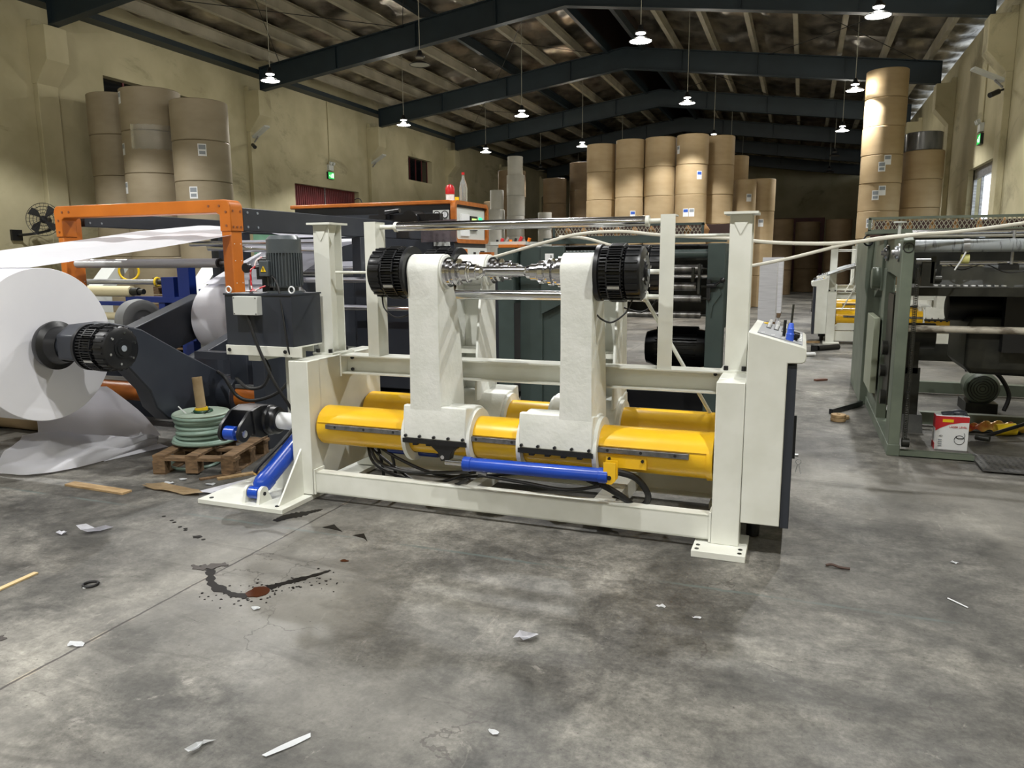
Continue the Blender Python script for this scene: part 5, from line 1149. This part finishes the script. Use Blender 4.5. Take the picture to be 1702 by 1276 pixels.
for (x, y, r) in ((.385, 7.5, .055), (.43, 7.62, .045)):
    t = thing('wooden_ring', (x, y, 0), 'cork coloured ring stack on the floor, '+('front' if y < 7.6 else 'rear')+' of the two by the black bar', 'ring')
    for k in range(2 if y < 7.6 else 1): MB().lathe((x, y, .033*k+(0 if y < 7.6 else .0)), (0, 0, 1), [(0, .02), (0, r+.008), (.006, r+.012), (.026, r+.012), (.032, r+.008), (.032, .02), (0, .02)], 32).obj('ring', wood, t)
MB().bar((.33, 7.8, .028), (.63, 8.33, .034), .04, .05).obj('black_bar', blackp, label='black steel bar on the floor beside the cork coloured rings', cat='bar', bevel=.003)
MB().bar((.22, 9.9, .012), (.35, 10.0, .012), .05, .02).obj('wood_block', mat('red_brown_wood', '6a4536', .7), label='small red brown block on the floor left of the grey green machine column', cat='block')
MB().bar((-.3, 14.3, .015), (.35, 14.45, .015), .09, .03).obj('wood_beam', wood, label='long wooden beam on the floor before the distant cream stand', cat='plank')
m = MB().tube([(-.25, 12.4, .03), (0, 12.3, .03), (.25, 12.45, .03)], .03, 8); m.obj('rolled_wrap', labelw, label='white roll of wrap lying on the floor beyond the console', cat='wrap')
m = MB().cyl((.3, 13.2, .035), (.62, 13.5, .04), .05, 14).box(.2, .3, 13.1, 13.3, 0, .09); m.obj('black_pump', blackp, label='black pump part lying at the foot of the distant cream stand', cat='pump')

# ------------------------------------------------------------------ hoses strung across the hall
MB().tube([(-2.62, 6.3, 1.5), (-2.05, 6.2, 1.635), (-1.75, 6.2, 1.70), (-1.4, 6.2, 1.715), (-1.06, 6.2, 1.68), (-.53, 6.2, 1.645), (-.2, 6.2, 1.61), (.25, 6.2, 1.60), (.6, 6.2, 1.638), (.82, 6.2, 1.66)], .014, 10).obj('white_hose', cablew, label='cream hose strung from the dark green machine to the grey green machine', cat='hose')
MB().tube([(-.40, 6.25, 1.43), (-.1, 6.2, 1.49), (.25, 6.2, 1.58), (.51, 6.2, 1.632), (.75, 6.22, 1.655), (1.0, 6.25, 1.67), (1.4, 6.25, 1.72), (2.2, 6.25, 1.84)], .013, 10).obj('white_hose', cablew, label='lower cream hose rising to the right edge past the circled number', cat='hose')
MB().tube([(-2.05, 6.64, 1.695), (-1.75, 6.42, 1.67), (-1.5, 6.45, 1.6), (-1.3, 6.655, 1.575)], .013, 10).obj('white_hose', cablew, label='short cream hose dipping down behind the right hand front arm', cat='hose')

# ------------------------------------------------------------------ big paper rolls in stacks
def jumbo(x, y, z, r, h, m, label, group, tag=None, core=True, seed=0):
    rr = random.Random(seed)
    t = thing('paper_roll', (x, y, z), label, 'paper roll', group)
    dx, dy = rr.uniform(-.012, .012), rr.uniform(-.012, .012)
    MB().lathe((x+dx, y+dy, z+.002), (0, 0, 1), [(0, 0), (0, r*.97), (.012, r), (h-.016, r), (h-.004, r*.975), (h-.004, .05), (h-.03, .05), (h-.03, 0)], 56).obj('wrapper', m, t)
    if tag:
        for (kind, ang, zz) in tag:
            M = Matrix.Translation((x+dx, y+dy, z)) @ Matrix.Rotation(ang, 4, 'Z')
            wv = .075; 
            mb = MB(); n = 5; da = wv/r; rad = r+.003
            def pnl(a0, a1, z0, z1, rad):
                mb = MB(); V = []
                for i in range(n+1):
                    a = a0+(a1-a0)*i/n; V.append((mb.bm.verts.new(M @ Vector((rad*math.sin(a), -rad*math.cos(a), z0))), mb.bm.verts.new(M @ Vector((rad*math.sin(a), -rad*math.cos(a), z1)))))
                for p, q in zip(V, V[1:]): mb.face([p[0], q[0], q[1], p[1]])
                return mb
            lab = pnl(-da, da, zz, zz+.22, rad).obj('shipping_label', labelw, t)
            pm = labelb if kind == 'b' else labelg
            pnl(-da*.8, da*.8, zz+.12, zz+.2, rad+.002).obj('label_print', pm, lab)
            if kind == 'w': pnl(-da*.7, da*.7, zz+.03, zz+.09, rad+.002).obj('label_print', labelg, lab)
    return t
ordn = ['topmost', 'second down', 'third down', 'fourth down', 'fifth down', 'sixth down', 'seventh down', 'eighth down', 'ninth down', 'tenth down']
def stack(x, y, r, ztop, n, m, where, group, tags={}, kindw='brown'):
    h = ztop/n
    for k in range(n):
        jumbo(x, y, ztop-h*(k+1), r, h, m, kindw+' roll, '+ordn[k]+' in '+where, group, tags.get(k), seed=int(abs(x*97)+k*13))
GL = 'kraft rolls stacked by the left wall'
stack(-13.12, 12.15, .52, 4.77, 6, kraftgrey, 'the leftmost stack by the left wall', GL)
stack(-12.02, 11.95, .55, 4.74, 6, kraftgrey, 'the middle stack by the left wall', GL, {0: [('g', -.5, .5)], 1: [('g', -.5, .35)], 2: [('g', -.5, .42)]})
stack(-10.88, 12.0, .52, 4.46, 6, kraftgrey, 'the right stack by the left wall', GL, {1: [('w', .75, .45)], 2: [('w', .35, .42)]})
def wrapf(u, v):
    a = -.55+1.5*u; return (-12.02+.562*math.sin(a+.6), 11.95-.562*math.cos(a+.6), 3.6+.45*v+.01*math.sin(40*u))
MB().grid(wrapf, 30, 6).obj('stretch_film', mat('stretch_film', 'd8d8d2', .15, trans=.8, bump=.8, bscale=12), label='band of shiny stretch film round the middle stack by the left wall', cat='film')
GM = 'kraft rolls stacked in the middle of the hall'
stack(-5.71, 22.65, .44, 4.79, 6, kraft, 'the leftmost tall stack of the middle block', GM)
stack(-4.83, 22.5, .42, 4.85, 6, kraft, 'the second tall stack from the left in the middle block', GM, {2: [('b', .45, .2)]})
stack(-3.95, 22.5, .44, 4.86, 6, kraft, 'the third tall stack from the left in the middle block', GM)
stack(-3.05, 22.4, .44, 4.87, 6, kraft, 'the brightest stack, fourth from left in the middle block', GM, {0: [('g', -.95, .3)], 1: [('b', .65, .4)], 2: [('b', -.15, .2), ('g', .22, .2)]})
stack(-2.42, 23.5, .43, 4.95, 6, kraft, 'the tall stack right behind the brightest one', GM)
stack(-2.15, 25.2, .45, 4.58, 5, kraft, 'the set back stack at the right of the middle block', GM)
stack(-1.72, 24.1, .34, 3.76, 4, kraft, 'the lower front stack at the right of the middle block', GM, {0: [('g', .5, .3)], 1: [('g', .5, .5)]})
stack(-1.32, 24.8, .44, 3.82, 4, kraft, 'the rightmost lower stack of the middle block', GM, {1: [('g', .2, .5)]})
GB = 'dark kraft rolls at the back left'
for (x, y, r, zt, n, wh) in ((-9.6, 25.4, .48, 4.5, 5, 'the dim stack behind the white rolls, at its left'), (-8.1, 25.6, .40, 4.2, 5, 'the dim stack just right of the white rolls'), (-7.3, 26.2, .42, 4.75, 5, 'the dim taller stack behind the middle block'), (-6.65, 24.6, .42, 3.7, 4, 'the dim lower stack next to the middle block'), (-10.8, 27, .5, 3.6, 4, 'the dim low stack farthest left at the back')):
    stack(x, y, r, zt, n, kraftshaded, wh, GB, {0: [('g', .4, .4)]} if x == -6.65 else {}, 'shaded brown')
GW = 'white rolls stacked in towers'
stack(-7.15, 19.2, .235, 3.66, 7, whiteroll, 'the tall white tower beyond the beacon', GW, {}, 'white')
jumbo(-7.15, 19.2, 3.66, .2, .47, whiteroll, 'narrow white roll crowning the tall white tower', GW, seed=4)
stack(-7.70, 19.0, .30, 2.78, 6, whiteroll, 'the broad white stack left of the tall tower', GW, {}, 'white')
jumbo(-7.62, 19.0, 2.78, .18, .5, whiteroll, 'narrow white roll standing on the broad white stack', GW, seed=2)
stack(-6.4, 19.4, .18, 2.7, 6, whiteroll, 'the slim white stack right of the tall tower', GW, {}, 'white')
GR = 'kraft rolls stacked at the right'
stack(1.63, 20.5, .455, 5.76, 9, kraft, 'the tallest stack, right of the aisle', GR, {3: [('w', -.05, .25), ('g', .2, .4)], 4: [('w', -.25, .25), ('g', .05, .35)], 5: [('w', -.45, .25)], 6: [('w', -.45, .25)]})
stack(2.56, 20.9, .44, 3.95, 6, kraft, 'the shorter stack beside the open doorway', GR)
jumbo(2.54, 20.9, 3.95, .41, .42, greyfilm, 'grey film wrapped roll lying on the shorter stack beside the open doorway', GR, seed=9)
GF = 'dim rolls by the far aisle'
for i, (x, y) in enumerate(((-.9, 33.0), (.15, 36), (1.3, 34))): stack(x, y, .5, 3.0, 3, kraftshaded, ['the far stack left of the aisle end', 'the far stack in the aisle end', 'the far stack right of the aisle end'][i], GF, {}, 'dim brown')
# pallets of white sheets
for (x, y, wv, zt, lab) in ((-.53, 14.0, .28, 1.41, 'tall stack of white sheets on a pallet beyond the dark green machine, the nearer'), (-.54, 16.2, .38, 1.5, 'tall stack of white sheets on a pallet beyond the dark green machine, the farther')):
    t = thing('sheet_stack', (x, y, 0), lab, 'paper stack', 'pallets of white sheets')
    MB().box(x-wv/2, x+wv/2, y-.4, y+.4, .1+.32, zt).obj('sheets', mat('sheet_edges', 'cfcfd3', .7, col2='bdbdc2', scale=14, stretch=(.2, .2, 5)), t)
    m = MB().box(x-wv/2, x+wv/2, y-.4, y+.4, .39, .42)
    for q in (-1, 0, 1): m.box(x+q*(wv/2-.04)-.03, x+q*(wv/2-.04)+.03, y-.4, y+.4, .33, .39)
    m.obj('pallet', wooddark, t)
    m = MB().box(x-wv/2+.02, x+wv/2-.02, y-.38, y+.38, 0, .33); m.obj('lower_sheets', mat('sheet_edges', 'cfcfd3'), t)

# ------------------------------------------------------------------ wall fittings
def exit_sign(x, y, z, nx, lab):
    t = thing('exit_sign', (x, y, z), lab, 'exit sign'); s_ = nx
    B(min(x, x+s_*.06), max(x, x+s_*.06), y-.16, y+.16, z, z+.22).obj('sign_box', blackp, t)
    q = B(min(x+s_*.06, x+s_*.065), max(x+s_*.06, x+s_*.065), y-.15, y+.15, z+.01, z+.21).obj('sign_face', mat('lit_green_sign', '1fae4b', .4, emit=1.2), t)
    wm = mat('lit_white_pictogram', 'dff5e4', .4, emit=1.2)
    X = x+s_*.067; m = MB()
    def pl(pts): m.prism([(y+a*s_, z+b) for a, b in pts], 'x', min(X, X+.002*s_), max(X, X+.002*s_))
    pl([(.05, .04), (.12, .04), (.12, .18), (.05, .18)]); pl([(-.0, .13), (.03, .13), (.03, .16), (0, .16)]); pl([(-.03, .12), (.02, .125), (0, .08), (-.02, .04), (-.04, .04), (-.03, .09)]); pl([(0, .09), (.03, .07), (.03, .04), (.015, .04)]); pl([(-.12, .1), (-.07, .14), (-.07, .06)])
    m.obj('running_figure', wm, q)
    MB().box(min(x, x+s_*.08), max(x, x+s_*.08), y-.12, y+.12, z+.26, z+.44).cyl((x+s_*.08, y-.08, z+.48), (x+s_*.14, y-.08, z+.46), .05, 14).cyl((x+s_*.08, y+.08, z+.48), (x+s_*.14, y+.08, z+.46), .05, 14).obj('emergency_lamp', greyplastic, t)
    MB().cyl((x+s_*.02, y, z+.45), (x+s_*.02, y, 6.4), .015, 8).obj('conduit', plaster, t)
exit_sign(XL, 20.75, 3.98, 1, 'green exit sign on the left wall above the maroon doors')
exit_sign(XR, 19.3, 3.85, -1, 'green exit sign on the right wall above the open doorway')
for (x, y, s_, lab) in ((XL+.12, 17.25, 1, 'white tilted lamp panel with a camera on the left wall pillar, the nearer'), (XL+.12, 23.25, 1, 'white tilted lamp panel on the left wall pillar, the farther'), (XR-.12, 17.25, -1, 'white tilted lamp panel with a camera on the right wall pillar')):
    t = thing('wall_lamp', (x, y, 4.7), lab, 'wall lamp', 'tilted wall lamps')
    MB().bar((x, y-.1, 4.72), (x+s_*.55, y-.25, 4.95), .16, .05).obj('lamp_panel', greyplastic, t)
    if y < 20: MB().cyl((x, y-.2, 4.55), (x+s_*.12, y-.3, 4.5), .02, 8).cyl((x+s_*.1, y-.3, 4.5), (x+s_*.26, y-.42, 4.42), .05, 12).obj('camera', blackp, t)
    MB().cyl((x, y-.1, 4.6), (x+s_*.15, y-.12, 4.74), .02, 8).obj('bracket', steel2, t)
t = thing('wall_fan', (-13.3, 10.45, 2.25), 'black wall fan behind the top left corner of the orange gantry', 'fan')
m = MB()
for k in range(5): m.torus((-13.25+.02*(k-2)*0, 10.4, 2.28), (.6, -1, .1), .06+.06*k, .006, 36, 5)
for k in range(24):
    a = 2*PI*k/24; d = Vector((.6, -1, .1)).normalized(); e1 = d.orthogonal().normalized(); e2 = d.cross(e1); c0 = Vector((-13.25, 10.4, 2.28)); p = c0+(e1*math.cos(a)+e2*math.sin(a))*.3; q = c0+d*.09; m.cyl(q, p, .003, 5)
m.obj('fan_cage', blackp, t)
m = MB(); d = Vector((.6, -1, .1)).normalized(); e1 = d.orthogonal().normalized(); e2 = d.cross(e1)
for k in range(4):
    a = 2*PI*k/4; c0 = Vector((-13.25, 10.4, 2.28)); m.face([m.bm.verts.new(c0+d*.02+(e1*math.cos(a+b)+e2*math.sin(a+b))*r) for b, r in ((0, .03), (-.2, .2), (0, .28), (.5, .28), (.4, .1))])
m.obj('fan_blades', blackp, t)
MB().cyl((-13.25, 10.4, 2.28), Vector((-13.25, 10.4, 2.28))-d*.2, .07, 20).tube([(-13.33, 10.58, 2.25), (-13.4, 10.62, 2.1), (-13.6, 10.4, 2.02), (-13.88, 10.3, 2.0)], .025, 8).box(-13.9, -13.84, 10.2, 10.4, 1.9, 2.1).obj('motor_and_arm', blackp, t)
